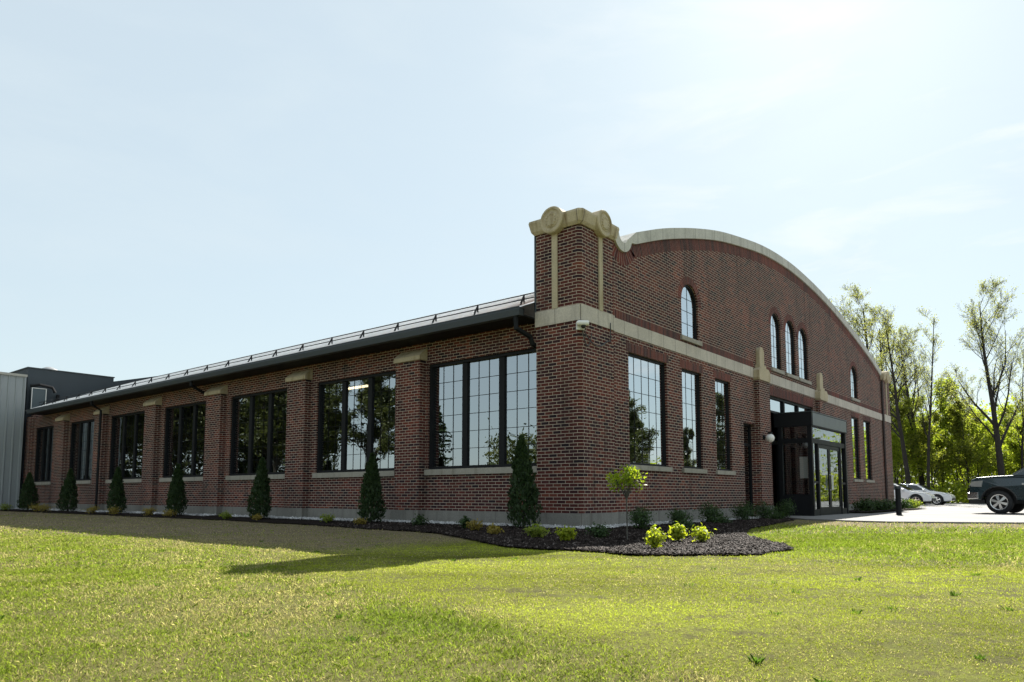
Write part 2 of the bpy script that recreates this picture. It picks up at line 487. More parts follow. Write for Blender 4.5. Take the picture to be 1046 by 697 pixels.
def make_ground():
    def axis(a0, a1, step, far):
        mid = list(np.arange(a0, a1 + 1e-6, step))
        s, v, lo = step, a0, []
        while v > -far: s *= 1.35; v -= s; lo.append(v)
        s, v, hi = step, a1, []
        while v < far: s *= 1.35; v += s; hi.append(v)
        return np.array(lo[::-1] + mid + hi)
    def merge(ax, a0, a1, st):
        return np.concatenate([ax[ax < a0 - 1e-6], np.arange(a0, a1, st), ax[ax > a1 + 1e-6]])
    xs = merge(axis(-14, 12, .2, 900), -11.5, 1.0, .055); ys = merge(axis(-14, 36, .25, 900), -9.0, 3.0, .055)
    def zf(X, Y):
        z = terr(X, Y) + .018*(fbm(X, Y, 4.0, 201, 4) - .5)*sst(.5, 2, -X + 0*Y)
        inb = (X > .6) & (X < 27) & (Y > .6) & (Y < 31.5)
        pv = inpoly(X, Y, PAVE) & (X > 10)
        return np.where(inb, -.25, np.where(pv, np.minimum(z, -.16), z))
    o = grid_mesh('ground', xs, ys, zf, M['lawn']); tag(o, kind='structure')
    me = o.data; n = len(me.vertices); co = np.empty(n*3, 'f'); me.vertices.foreach_get('co', co); co = co.reshape(-1, 3)
    c = lawn_tint(co[:, 0].astype(float), co[:, 1].astype(float))
    far = sst(30, 70, np.hypot(co[:, 0], co[:, 1]))[:, None]
    c = c*(1-far) + far*np.array([.075, .10, .028])
    a = me.attributes.new('tint', 'FLOAT_COLOR', 'POINT')
    a.data.foreach_set('color', np.concatenate([c, np.ones((n, 1))], 1).reshape(-1).astype('f'))
make_ground()

def slab(name, poly, z0, z1, mat):
    me = fill_poly(name, poly, [], z1 - z0, lambda u, v, w: (u, v, z0 + w))
    return link_mesh(name, me, mat)
def m_pave():
    t = NT('driveway_concrete'); p = geo_pos(t)
    n = t.noise(p, .5, 6, .6); n2 = t.noise(p, 60, 3)
    c = t.ramp(n, [(.3, (.155, .151, .147)), (.7, (.215, .208, .202))])
    c = t.mix(.35, c, t.ramp(n2, [(.3, (.3, .3, .3)), (.7, (.75, .75, .75))]), 'OVERLAY')
    t.principled(c, .85, spec=.3, normal=t.bump(n2, .3, .005)); return t.m
M['pave'] = m_pave()
o = slab('pavement', PAVE, -.15, 0.0, M['pave']); tag(o, kind='structure')

def m_mulch():
    t = NT('bark_mulch'); p = geo_pos(t)
    n = t.noise(p, 38, 5, .7); n2 = t.noise(p, 5, 4)
    c = t.ramp(n, [(.3, (.008, .006, .005)), (.55, (.020, .014, .012)), (.75, (.045, .033, .026))])
    t.principled(c, .95, spec=.1, normal=t.bump(n, 1, .04)); return t.m
M['mulch'] = m_mulch()
def mulch_z(X, Y): return terr(X, Y) + .022 + .03*(fbm(X, Y, 3.5, 51) - .45)
def mulch_keep(cx, cy):
    j = .12*(fbm(cx, cy, 2.2, 61) - .5) ; k = .12*(fbm(cx, cy, 2.2, 71) - .5)
    return inpoly(cx + j, cy + k, MULCH) & ~((cx > .1) & (cy > .25))
o = grid_mesh('mulch_bed', np.arange(-4.6, 10.8, .07), np.arange(-5.0, 31.7, .09), mulch_z, M['mulch'], mulch_keep); tag(o, kind='structure')
o = grid_mesh('mulch_bed', np.arange(15.4, 28.4, .12), np.arange(-1.7, .3, .12), lambda X, Y: .03 + .03*fbm(X, Y, 3, 5), M['mulch'], lambda a, b: inpoly(a, b, BEDR)); tag(o, kind='structure')

# shredded mulch chips: uncountable
def scatter_chips(name, pts, zf, size, mat, flat=.35, label=None, seed=1, rl=(.5, 1.6)):
    r_ = np.random.default_rng(seed); n = len(pts)
    L_ = size*r_.uniform(rl[0], rl[1], n); Wd = L_*r_.uniform(.25, .5, n)
    a = r_.uniform(0, 2*PI, n); el = r_.normal(0, flat, n); ro = r_.normal(0, flat*1.4, n)
    d = np.stack([np.cos(a)*np.cos(el), np.sin(a)*np.cos(el), np.sin(el)], -1)
    s = np.stack([-np.sin(a), np.cos(a), np.tan(ro)], -1); s /= np.linalg.norm(s, axis=1)[:, None]
    nrm = np.cross(d, s); h = (Wd*.35)[:, None]*nrm
    c = np.stack([pts[:, 0], pts[:, 1], zf(pts[:, 0], pts[:, 1]) + Wd*.3], -1)
    dd, ss = d*L_[:, None]/2, s*Wd[:, None]/2
    V = np.stack([c-dd-ss-h, c+dd-ss-h, c+dd+ss-h, c-dd+ss-h, c-dd*.9-ss*.8+h, c+dd*.9-ss*.8+h, c+dd*.8+ss*.8+h, c-dd*.9+ss*.9+h], 1)
    T = np.array([[4,5,6,7],[0,1,5,4],[1,2,6,5],[2,3,7,6],[3,0,4,7]])
    me = tri_mesh(name, V, r_.random(n), tris=T)
    o = link_mesh(name, me, mat); tag(o, label, 'ground cover', kind='stuff'); return o
def poly_points(poly, dens, seed, extra=None):
    r_ = np.random.default_rng(seed); P = np.array(poly); x0, y0 = P.min(0); x1, y1 = P.max(0)
    n = int((x1-x0)*(y1-y0)*dens); p = np.stack([r_.uniform(x0, x1, n), r_.uniform(y0, y1, n)], -1)
    k = inpoly(p[:, 0], p[:, 1], poly)
    if extra is not None: k &= extra(p[:, 0], p[:, 1])
    return p[k]
def m_chip(name, stops, rough=.75, spec=.4):
    t = NT(name); at = t.n('ShaderNodeAttribute'); at.attribute_name = 'rnd'
    t.principled(t.ramp(at.outputs['Fac'], stops), rough, spec=spec); return t.m
M['chip'] = m_chip('mulch_chip', [(0, (.008, .006, .005)), (.5, (.020, .014, .012)), (.85, (.040, .029, .025)), (1, (.13, .11, .10))], .8, .12)
M['pebble'] = m_chip('white_pebble', [(0, (.30, .30, .31)), (.5, (.48, .48, .48)), (1, (.66, .66, .65))])
bed_front = [(x, y) for x, y in MULCH if y < 6.5] + [(.15, 6.5)]
bed_front = [(.15, 6.3)] + [q for q in MULCH if q[1] < 6.5]
pp = poly_points(bed_front, 1100, 5, lambda x, y: ~((x > .1) & (y > .15)))
scatter_chips('mulch_chips', pp, mulch_z, .037, M['chip'], .5, 'dark shredded bark mulch chips covering the planting bed round the corner', 3)
# white stone strip along the foot of the wall
strip = [(-.02, 33), (-.42, 33), (-.42, -.42), (10.3, -.42), (10.3, .1), (-.02, .1)]
pp = poly_points([(.02, 12), (-.45, 12), (-.5, -.5), (9.2, -.42), (9.2, .05), (.02, .05)], 900, 6, lambda x, y: (fbm(x, y, 1.5, 4) > .30) & ~((x > -.0) & (y > 0.0)))
scatter_chips('white_pebbles', pp, lambda x, y: mulch_z(x, y) + .012, .055, M['pebble'], .5, 'white pebbles along the foot of the brick walls', 8, (.6, 1.3))
pp = poly_points([(.1, 31.5), (-.45, 31.5), (-.45, 12), (.1, 12)], 420, 7, lambda x, y: (fbm(x, y, 1.5, 4) > .42) & ~((x > .0) & (y > 0)))
scatter_chips('white_pebbles', pp, lambda x, y: mulch_z(x, y) + .012, .075, M['pebble'], .5, 'white pebbles along the far half of the left wall', 9, (.6, 1.3))

# ------------------------------------------------------------------ grass
CAM = (-12.05, -8.0554, .64)
def m_grass():
    t = NT('grass_blade'); at = t.n('ShaderNodeAttribute'); at.attribute_name = 'tint'
    c = at.outputs['Color']
    d = t.n('ShaderNodeBsdfDiffuse'); t.l(c, d.inputs['Color'])
    tl = t.n('ShaderNodeBsdfTranslucent'); t.l(t.mix(1.0, c, (1.5, 1.55, 1.0), 'MULTIPLY'), tl.inputs['Color'])
    mx = t.n('ShaderNodeMixShader'); mx.inputs[0].default_value = .5
    t.l(d.outputs[0], mx.inputs[1]); t.l(tl.outputs[0], mx.inputs[2]); t.l(mx.outputs[0], t.out.inputs['Surface']); return t.m
M['grass'] = m_grass()
def make_grass():
    r_ = np.random.default_rng(99); Vs = []; Cs = []
    yaw = R(39.2681); fw = np.array([math.cos(yaw), math.sin(yaw)]); rt = np.array([math.sin(yaw), -math.cos(yaw)])
    bands = [(2.4, 5.0, 9500, .022, .0030), (5.0, 8, 5200, .025, .0042), (8, 14, 1700, .028, .0072), (14, 28, 300, .036, .015), (28, 50, 70, .045, .03)]
    for D0, D1, dens, hh, ww in bands:
        w1 = .84
        n = int((D1**2 - D0**2) * w1 * dens)
        D = np.sqrt(r_.uniform(D0**2, D1**2, n)); lat = r_.uniform(-w1, w1, n)*D
        x = CAM[0] + fw[0]*D + rt[0]*lat; y = CAM[1] + fw[1]*D + rt[1]*lat
        k = ~inpoly(x, y, MULCH) & ~inpoly(x, y, PAVE) & ~((x > -.05) & (y > -.05)) & ~inpoly(x, y, BEDR) & (y < 31.5) & ~((x > 15.5) & (y > -1.5))
        x, y = x[k], y[k]
        s, l, d = zones(x, y)
        bare = fbm(x, y, 2.6, 77)
        # bare soil specks in the seeded turf, stretched across the slope
        spk = vnoise(x*.6 + y*.8, y*.35 - x*.2, 3.3, 5)*.6 + vnoise(x, y, 7.0, 6)*.4
        keep = r_.random(len(x)) < np.clip(1 - d*.72 - s*(.10 + .75*soil_spots(x, y) + .35*(spk > .68)) - .45*(bare > .62)*(1-l), .05, 1)
        x, y, s, l, d = x[keep], y[keep], s[keep], l[keep], d[keep]
        n = len(x)
        tuft = sst(.5, .75, fbm(x, y, 5.5, 88))
        h = hh * r_.uniform(.5, 1.35, n) * (1 + .35*l - .35*s - .3*d) * (1 + .6*tuft*(1-s))
        wd = ww * r_.uniform(.7, 1.3, n)
        a = r_.uniform(0, 2*PI, n); lean = r_.uniform(.2, 1.5, n); b = r_.uniform(0, 2*PI, n)
        base = np.stack([x, y, terr(x, y) + .018*(fbm(x, y, 4.0, 201, 4) - .5)*sst(.5, 2, -x) - .003], -1)
        side = np.stack([np.cos(a), np.sin(a), 0*a], -1)*wd[:, None]/2
        up = np.stack([np.cos(b)*lean*.8, np.sin(b)*lean*.8, np.ones(n)], -1); up /= np.linalg.norm(up, axis=1)[:, None]
        tip = base + up*h[:, None] + np.stack([np.cos(b), np.sin(b), -.25+0*b], -1)*(h*.35*lean)[:, None]
        mid = base + up*(h*.6)[:, None]
        V = np.stack([base - side, base + side, mid + side*.75, tip, mid - side*.75], 1)
        q = r_.random(n); q2 = r_.random(n)[:, None]
        straw = np.clip(.25 + 1.5*(fbm(x, y, .8, 15) - .45) - .22*l - .26*s + .5*d + .9*(fbm(x, y, 5, 16)-.5), .04, .95)
        isst = q < straw
        green = np.where(q2 < .5, np.array([[.150, .205, .030]]), np.array([[.220, .265, .042]]))
        green = green*(1 - .0*l[:, None])
        yel = np.array([[.33, .365, .042]])
        green = green*(1 - .72*s[:, None]) + .72*s[:, None]*yel
        green = green*(1-.45*l[:, None]) + .45*l[:, None]*np.array([[.135, .205, .026]])
        stc = np.where(q2 < .5, np.array([[.42, .375, .21]]), np.array([[.30, .26, .135]]))
        bd = fbm((.633*x - .774*y)*.28, .774*x + .633*y, .9, 171, 4)
        green = green*(1 + 1.3*s*(bd - .5))[:, None]
        stc = stc*(1 - .8*d[:, None]) + .8*d[:, None]*np.array([[.30, .25, .17]])
        c = np.where(isst[:, None], stc, green) * r_.uniform(.55, 1.35, n)[:, None]
        Vs.append(V); Cs.append(c)
    # scattered taller tufts and weeds
    tx = CAM[0] + r_.uniform(1, 9, 60); ty = CAM[1] + r_.uniform(-1, 11, 60); tx[0], ty[0] = -8.33, -6.62
    ok = ~inpoly(tx, ty, MULCH) & ~((tx > -.3) & (ty > -.3)); tx, ty = tx[ok], ty[ok]
    for cx, cy in zip(tx, ty):
        n = r_.integers(14, 40); rad = r_.uniform(.015, .05); a = r_.uniform(0, 2*PI, n); rr = rad*np.sqrt(r_.random(n))
        x = cx + rr*np.cos(a); y = cy + rr*np.sin(a); h = r_.uniform(.018, .045, n)*(1.1 if cx == tx[0] else .9)
        base = np.stack([x, y, terr(x, y) - .004], -1); b = a + r_.normal(0, .6, n); a2 = r_.uniform(0, 2*PI, n)
        side = np.stack([np.cos(a2), np.sin(a2), 0*a2], -1)*.0028
        out = np.stack([np.cos(b), np.sin(b), 0*b], -1); mid = base + out*(h*.25)[:, None] + np.array([0, 0, 1.])*(h*.65)[:, None]
        tip = base + out*(h*.75)[:, None] + np.array([0, 0, 1.])*(h*.9)[:, None]
        Vs.append(np.stack([base - side, base + side, mid + side*.8, tip, mid - side*.8], 1))
        Cs.append(np.array([[.085, .15, .022]])*r_.uniform(.7, 1.3, (n, 1)))
    V = np.concatenate(Vs); C = np.concatenate(Cs)
    # one mesh: quad + tri per blade as polygons of 5
    me = tri_mesh('grass', V, C, tris=np.array([[0, 1, 2, 3, 4]]))
    o = link_mesh('grass', me, M['grass']); tag(o, 'short mown lawn grass mixed with dry straw', 'grass', kind='stuff')
    return len(V)
print('blades', make_grass())

# ------------------------------------------------------------------ the brick building
B = empty('brick_building', (0, 0, 0))
tag(B, 'long low dark red brick hall with arched front gable, stone trim and black windows', 'building')
FY = .10           # facade plane
LX = .20           # left wall plane
WT = .32           # wall thickness

arch_pts = [(2.10, 6.60), (2.8, 6.86), (3.57, 7.14), (4.42, 7.41), (5.66, 7.76), (7.22, 8.13), (8.97, 8.42), (10.3, 8.60), (11.4, 8.69), (12.5, 8.73), (13.6, 8.73),
            (14.8, 8.67), (16.1, 8.57), (17.44, 8.42), (19.0, 8.19), (20.58, 7.91), (22.3, 7.57), (23.93, 7.22), (25.2, 6.88), (26.1, 6.62)]
def catmull(P, n=6):
    out = []
    for i in range(len(P)-1):
        p0 = P[max(i-1, 0)]; p1 = P[i]; p2 = P[i+1]; p3 = P[min(i+2, len(P)-1)]
        for k in range(n):
            t_ = k/n
            out.append(tuple(.5*((2*p1[c]) + (-p0[c]+p2[c])*t_ + (2*p0[c]-5*p1[c]+4*p2[c]-p3[c])*t_*t_ + (-p0[c]+3*p1[c]-3*p2[c]+p3[c])*t_**3) for c in (0, 1)))
    out.append(P[-1]); return out
arch = catmull(arch_pts, 4)
CT = .28           # coping thickness
dip = [(1.81 + .40*math.cos(a), 6.50 + .40*math.sin(a)) for a in np.linspace(R(195), R(345), 12)]   # underside of the volute
# underside path of coping (= top of the brick)
under = [(1.33, 6.36)] + dip + [(x, z - CT) for x, z in arch if x > 2.35]
dip_top = [(1.83 + .19*math.cos(a), 6.50 + .19*math.sin(a)) for a in np.linspace(R(185), R(335), 12)]
top = [(1.40, 6.84), (1.62, 6.84)] + dip_top + [(2.27, 6.92)] + arch

# window list on the facade (x0,x1,z0,z1, arched, cols, rows)
FW = [(2.06, 3.90, 1.32, 3.86, 0, 5, 6), (4.72, 5.87, 1.32, 3.86, 0, 3, 6), (6.74, 7.78, 1.32, 3.86, 0, 3, 6),
      (20.50, 21.70, 1.32, 3.97, 0, 3, 6), (22.48, 23.70, 1.32, 3.97, 0, 3, 6),
      (4.77, 5.76, 4.70, 6.14, 1, 2, 4), (11.22, 12.15, 4.76, 6.65, 1, 2, 5), (12.62, 13.62, 4.76, 6.68, 1, 2, 5), (13.95, 15.0, 4.76, 6.65, 1, 2, 5),
      (20.68, 21.78, 4.78, 6.22, 1, 2, 4)]
DOOR = (8.68, 9.575, .0, 2.78)
ENTR = (10.95, 15.35, .0, 3.84)
holes = [arch_loop(*w[:4]) if w[4] else rect_loop(*w[:4]) for w in FW]
holes += [rect_loop(DOOR[0], DOOR[1], .012, DOOR[3]), rect_loop(ENTR[0], ENTR[1], .014, ENTR[3])]
outer = [(1.25, -.2), (26.12, -.2)] + under[::-1]
outer[2:2] = [(26.12, under[-1][1])]
outer.append((1.25, 6.36))
me = fill_poly('wall', outer, holes, WT, lambda u, v, w: (u, FY + w, v))
link_mesh('wall', me, M['brick'], B)['label'] = 'arched front wall of dark red brick'

# left wall
LW = [(1.20, 4.59), (5.78, 9.08), (10.52, 13.70), (15.22, 18.24), (19.77, 22.83), (24.45, 27.0), (28.95, 31.2)]
LZ0, LZ1 = 1.26, 3.82
WTOP = 4.37
me = fill_poly('wall', rect_loop(1.13, 31.9, -.2, WTOP), [rect_loop(a, b, LZ0, LZ1) for a, b in LW], WT, lambda u, v, w: (LX + w, u, v))
link_mesh('wall', me, M['brick'], B)['label'] = 'long side wall of brick bays with wide black windows'
# back and right walls
m = MB(); m.box(.2, 27.3, 31.62, 31.92, -.2, 4.5); m.build('wall', M['brick'], B)
m = MB(); m.box(26.98, 27.3, 1.3, 31.61, -.2, 4.5); m.build('wall', M['brick'], B)

# corner piers with a chamfered corner
def pier_prism(mb, x0, x1, y0, y1, z0, z1, ch, side):
    if side < 0: pts = [(x0 + ch, y0, z0), (x1, y0, z0), (x1, y1, z0), (x0, y1, z0), (x0, y0 + ch, z0)]
    else: pts = [(x0, y0, z0), (x1 - ch, y0, z0), (x1, y0 + ch, z0), (x1, y1, z0), (x0, y1, z0)]
    mb.prism(pts, (0, 0, z1 - z0))
for (x0, x1, side) in ((0, 1.27, -1), (26.08, 27.38, 1)):
    PT = 6.24
    m = MB(); pier_prism(m, x0, x1, 0, 1.13, .28, 4.20, .06, side); pier_prism(m, x0 + .004, x1 - .004, .004, 1.126, 4.20, PT, .06, side)
    pr = m.build('pier', M['brick'], B)
    m = MB(); pier_prism(m, x0 - .035, x1 + .035, -.035, 1.165, -.2, .283, .06, side); m.build('pier_base', M['concrete_base'], pr)
    m = MB(); pier_prism(m, x0 - .02, x1 + .02, -.02, 1.15, 4.19, 4.515, .06, side); m.build('stone_band', M['limestone'] if side > 0 else M['limestone'], pr)
    # weathered cap: slightly flared slab with raised lip
    m = MB()
    def ring(e, z):
        c = .07
        if side < 0: return [(x0-e+c, -e, z), (x1+e, -e, z), (x1+e, 1.13+e, z), (x0-e, 1.13+e, z), (x0-e, -e+c, z)]
        return [(x0-e, -e, z), (x1+e-c, -e, z), (x1+e, -e+c, z), (x1+e, 1.13+e, z), (x0-e, 1.13+e, z)]
    rs = [ring(.03, PT - .045), ring(.075, PT + .015), ring(.115, PT + .20), ring(.105, PT + .25), ring(-.15, PT + .285)]
    vs = [q for r_ in rs for q in r_]; fs = [tuple(range(5))[::-1], tuple(range(20, 25))]
    for i in range(4):
        for k in range(5): fs.append((i*5+k, i*5+(k+1) % 5, (i+1)*5+(k+1) % 5, (i+1)*5+k))
    m.raw(vs, fs); m.build('cap', M['cap_stone'], pr)
    # round medallions on both outward faces, with strip below
    yc = .63; xc = (x0 + x1)/2 + (.12 if side < 0 else -.12)
    prof = [(.0, -.28), (.275, -.28), (.29, -.26), (.29, .0), (.275, .022), (.235, .026), (.215, .004), (.175, .0), (.16, .016), (.10, .030), (.0, .034)]
    Mf = Matrix.Translation((xc, -.125, PT + .15)) @ Matrix.Rotation(R(90), 4, 'X')
    Ms = Matrix.Translation((x0 - .125 if side < 0 else x1 + .125, yc, PT + .15)) @ Matrix.Rotation(R(-90 if side < 0 else 90), 4, 'Y')
    for MM in (Mf, Ms):
        m = MB(); m.lathe(prof, 28, MM)
        for k in range(12):                                   # carved leaf wreath
            aa = 2*PI*k/12
            m.lathe([(0, -.006), (.030, -.002), (.024, .016), (.0, .022)], 6, MM @ Matrix.Translation((.118*math.cos(aa), .118*math.sin(aa), .022)))
        m.build('medallion', M['limestone_cap'], pr)
    m = MB(); m.box(xc - .068, xc + .068, -.028, .01, 4.517, PT - .13); m.build('stone_strip', M['limestone_cap'], pr)
    m = MB(); sx = x0 if side < 0 else x1
    m.box(sx - .028, sx + .028, yc - .068, yc + .068, 4.517, PT - .13); m.build('stone_strip', M['limestone_cap'], pr)

# facade band, split round the pilasters
PIL = [(9.60, 10.42), (15.66, 16.50)]
def band(x0, x1):
    m = MB(); m.box(x0, x1, FY - .02, FY + .02, 4.215, 4.525); return m.build('stone_band', M['limestone'], B)
band(1.292, PIL[0][0] - .07); band(PIL[0][1] + .07, PIL[1][0] - .07); band(PIL[1][1] + .07, 26.055)
# soldier courses: over the band and under the coping
def seg_uv(mb, p0, p1, q1, q0, s0, s1):
    mb.face([p0, p1, q1, q0], 0, [(s0, 0.004), (s1, 0.004), (s1, .298), (s0, .298)])
def flat_course(x0, x1, z0, z1):
    m = MB()
    n = max(1, int((x1 - x0)/1.0))
    for i in range(n):
        a = x0 + (x1-x0)*i/n; b = x0 + (x1-x0)*(i+1)/n
        seg_uv(m, (a, FY-.004, z0), (b, FY-.004, z0), (b, FY-.004, z1), (a, FY-.004, z1), a, b)
    m.build('soldier_course', M['soldier'], B, fix=False)
flat_course(1.292, 4.66, 4.53, 4.73); flat_course(5.87, PIL[0][0] - .02, 4.53, 4.73); flat_course(PIL[0][1]+.02, 11.1, 4.53, 4.73); flat_course(16.29, 20.56, 4.53, 4.73); flat_course(21.9, 26.055, 4.53, 4.73)
m = MB(); s = 0; ring_w = .30
U = under
nrm = []
for i in range(len(U)):
    a = U[max(i-1, 0)]; b = U[min(i+1, len(U)-1)]
    d = Vector((b[0]-a[0], b[1]-a[1])).normalized(); nrm.append(Vector((d.y, -d.x)))
for i in range(len(U)-1):
    a, b = U[i], U[i+1]; L_ = math.hypot(b[0]-a[0], b[1]-a[1])
    wa = ring_w; na, nb = nrm[i], nrm[i+1]
    if na.y > 0: na = -na
    if nb.y > 0: nb = -nb
    pa = (a[0]+na.x*wa, FY-.006, a[1]+na.y*wa); pb = (b[0]+nb.x*wa, FY-.006, b[1]+nb.y*wa)
    if pa[0] < 1.29 or pb[0] > 26.05: continue
    seg_uv(m, pa, pb, (b[0], FY-.006, b[1]), (a[0], FY-.006, a[1]), s, s + L_); s += L_
m.build('soldier_course', M['soldier'], B, fix=False)
# brick arches over the round headed windows
for w in FW:
    m = MB()
    if not w[4]:
        seg_uv(m, (w[0]-.1, FY-.005, w[3]), (w[1]+.1, FY-.005, w[3]), (w[1]+.1, FY-.005, w[3]+.21), (w[0]-.1, FY-.005, w[3]+.21), w[0]-.1, w[1]+.1); m.build('soldier_course', M['soldier'], B, fix=False); continue
    r0 = (w[1]-w[0])/2; cx = (w[0]+w[1])/2; zc = w[3]-r0; r1 = r0 + .21
    for k in range(16):
        a0 = PI*k/16; a1 = PI*(k+1)/16
        seg_uv(m, (cx+r0*math.cos(a0), FY-.005, zc+r0*math.sin(a0)), (cx+r0*math.cos(a1), FY-.005, zc+r0*math.sin(a1)),
               (cx+r1*math.cos(a1), FY-.005, zc+r1*math.sin(a1)), (cx+r1*math.cos(a0), FY-.005, zc+r1*math.sin(a0)), a0*(r0+.1), a1*(r0+.1))
    m.build('soldier_course', M['soldier'], B, fix=False)
m = MB(); seg_uv(m, (ENTR[0], FY-.005, ENTR[3]), (ENTR[1], FY-.005, ENTR[3]), (ENTR[1], FY-.005, ENTR[3]+.3), (ENTR[0], FY-.005, ENTR[3]+.3), ENTR[0], ENTR[1])
mm = m.build('soldier_course', M['soldier'], B, fix=False)

# coping of stone blocks along the arch (one mesh, joints in the geometry)
def coping():
    m = MB()
    # resample under/top paths to the same count through normalised arclength from x=2.3 on; left part hand made
    y0, y1 = FY - .055, FY + WT + .08
    na = len(arch)
    lo = [(x, z - CT) for x, z in arch if x > 2.35]; hi = [(x, z) for x, z in arch if x > 2.35]
    lo = [dip[-1]] + lo; hi = [(2.07, 6.59)] + hi
    lo = dip + lo[1:]; hi = dip_top + hi[1:]
    lo = [(1.33, 6.35)] + lo; hi = [(1.33, 6.55)] + hi
    n = len(lo)
    vs = []
    for i in range(n):
        (ax, az), (bx, bz) = lo[i], hi[i]
        vs += [(ax, y0, az), (ax, y1, az), (bx, y1, bz), (bx, y0, bz)]
    fs = [(0, 1, 2, 3), ((n-1)*4, (n-1)*4+3, (n-1)*4+2, (n-1)*4+1)]
    for i in range(n-1):
        for k in range(4):
            fs.append((i*4+k, i*4+(k+1) % 4, (i+1)*4+(k+1) % 4, (i+1)*4+k))
    m.raw(vs, fs); return m
coping().build('coping', M['coping_stone'], B)['label'] = 'pale stone coping following the arched gable'

# entrance pilasters with finials
for x0, x1 in PIL:
    PF = -.05
    m = MB(); m.box(x0, x1, PF, FY + .01, .32, 4.16); pl = m.build('pilaster', M['brick'], B)
    m = MB(); m.box(x0 - .04, x1 + .04, PF - .04, FY + .012, -.1, .322); m.build('pilaster_base', M['concrete_base'], pl)
    m = MB(); xc = (x0+x1)/2
    m.prism([(x0-.02, PF-.05, 4.155), (x0-.06, PF-.05, 4.22), (x0-.06, PF-.05, 4.44), (x0+.08, PF-.05, 4.54), (x1-.08, PF-.05, 4.54), (x1+.06, PF-.05, 4.44), (x1+.06, PF-.05, 4.22), (x1+.02, PF-.05, 4.155)], (0, .28, 0))
    m.build('pilaster_cap', M['limestone_cap'], pl)
    m = MB(); hw = .19      # round topped finial on a stepped foot
    lp = [(xc - hw, 4.54), (xc + hw, 4.54)] + [(xc + hw*math.cos(PI*k/10), 5.03 + hw*math.sin(PI*k/10)) for k in range(11)]
    m.prism([(x, PF+.03, z) for x, z in lp], (0, .20, 0)); m.box(xc - .27, xc + .27, PF, .095, 4.538, 4.64)
    m.build('finial', M['limestone_cap'], pl)

# concrete base courses
for a, b in ((1.31, DOOR[0] - .004), (PIL[0][1]+.045, ENTR[0]-.004), (ENTR[1]+.004, PIL[1][0]-.045), (PIL[1][1]+.045, 26.04)):
    m = MB(); m.box(a, b, FY - .035, FY + .02, -.2, .285); m.build('foundation', M['concrete_base'], B)
m = MB(); m.box(LX - .035, LX + .02, 1.17, 31.9, -.2, .285); m.build('foundation', M['concrete_base'], B)

# bay piers along the left wall with sloped stone caps
BP = [(4.68, 5.54), (9.36, 10.25), (13.97, 14.91), (18.52, 19.38), (23.06, 23.88), (27.15, 28.06)]
for a, b in BP:
    m = MB(); m.box(0, LX + .01, a, b, .25, 3.93); bp = m.build('bay_pier', M['brick'], B)
    m = MB(); m.box(-.035, LX + .012, a - .035, b + .035, -.2, .288); m.build('pier_base', M['concrete_base'], bp)
    m = MB(); m.prism([(LX+.01, a-.045, 3.928), (-.05, a-.045, 3.928), (-.05, a-.045, 4.03), (.03, a-.045, 4.11), (LX+.01, a-.045, 4.24)], (0, b-a+.09, 0)); m.build('pier_cap', M['limestone_cap'], bp)
m = MB(); m.box(.0, LX + .01, 31.42, 31.92, -.2, 4.37); m.build('bay_pier', M['brick'], B)

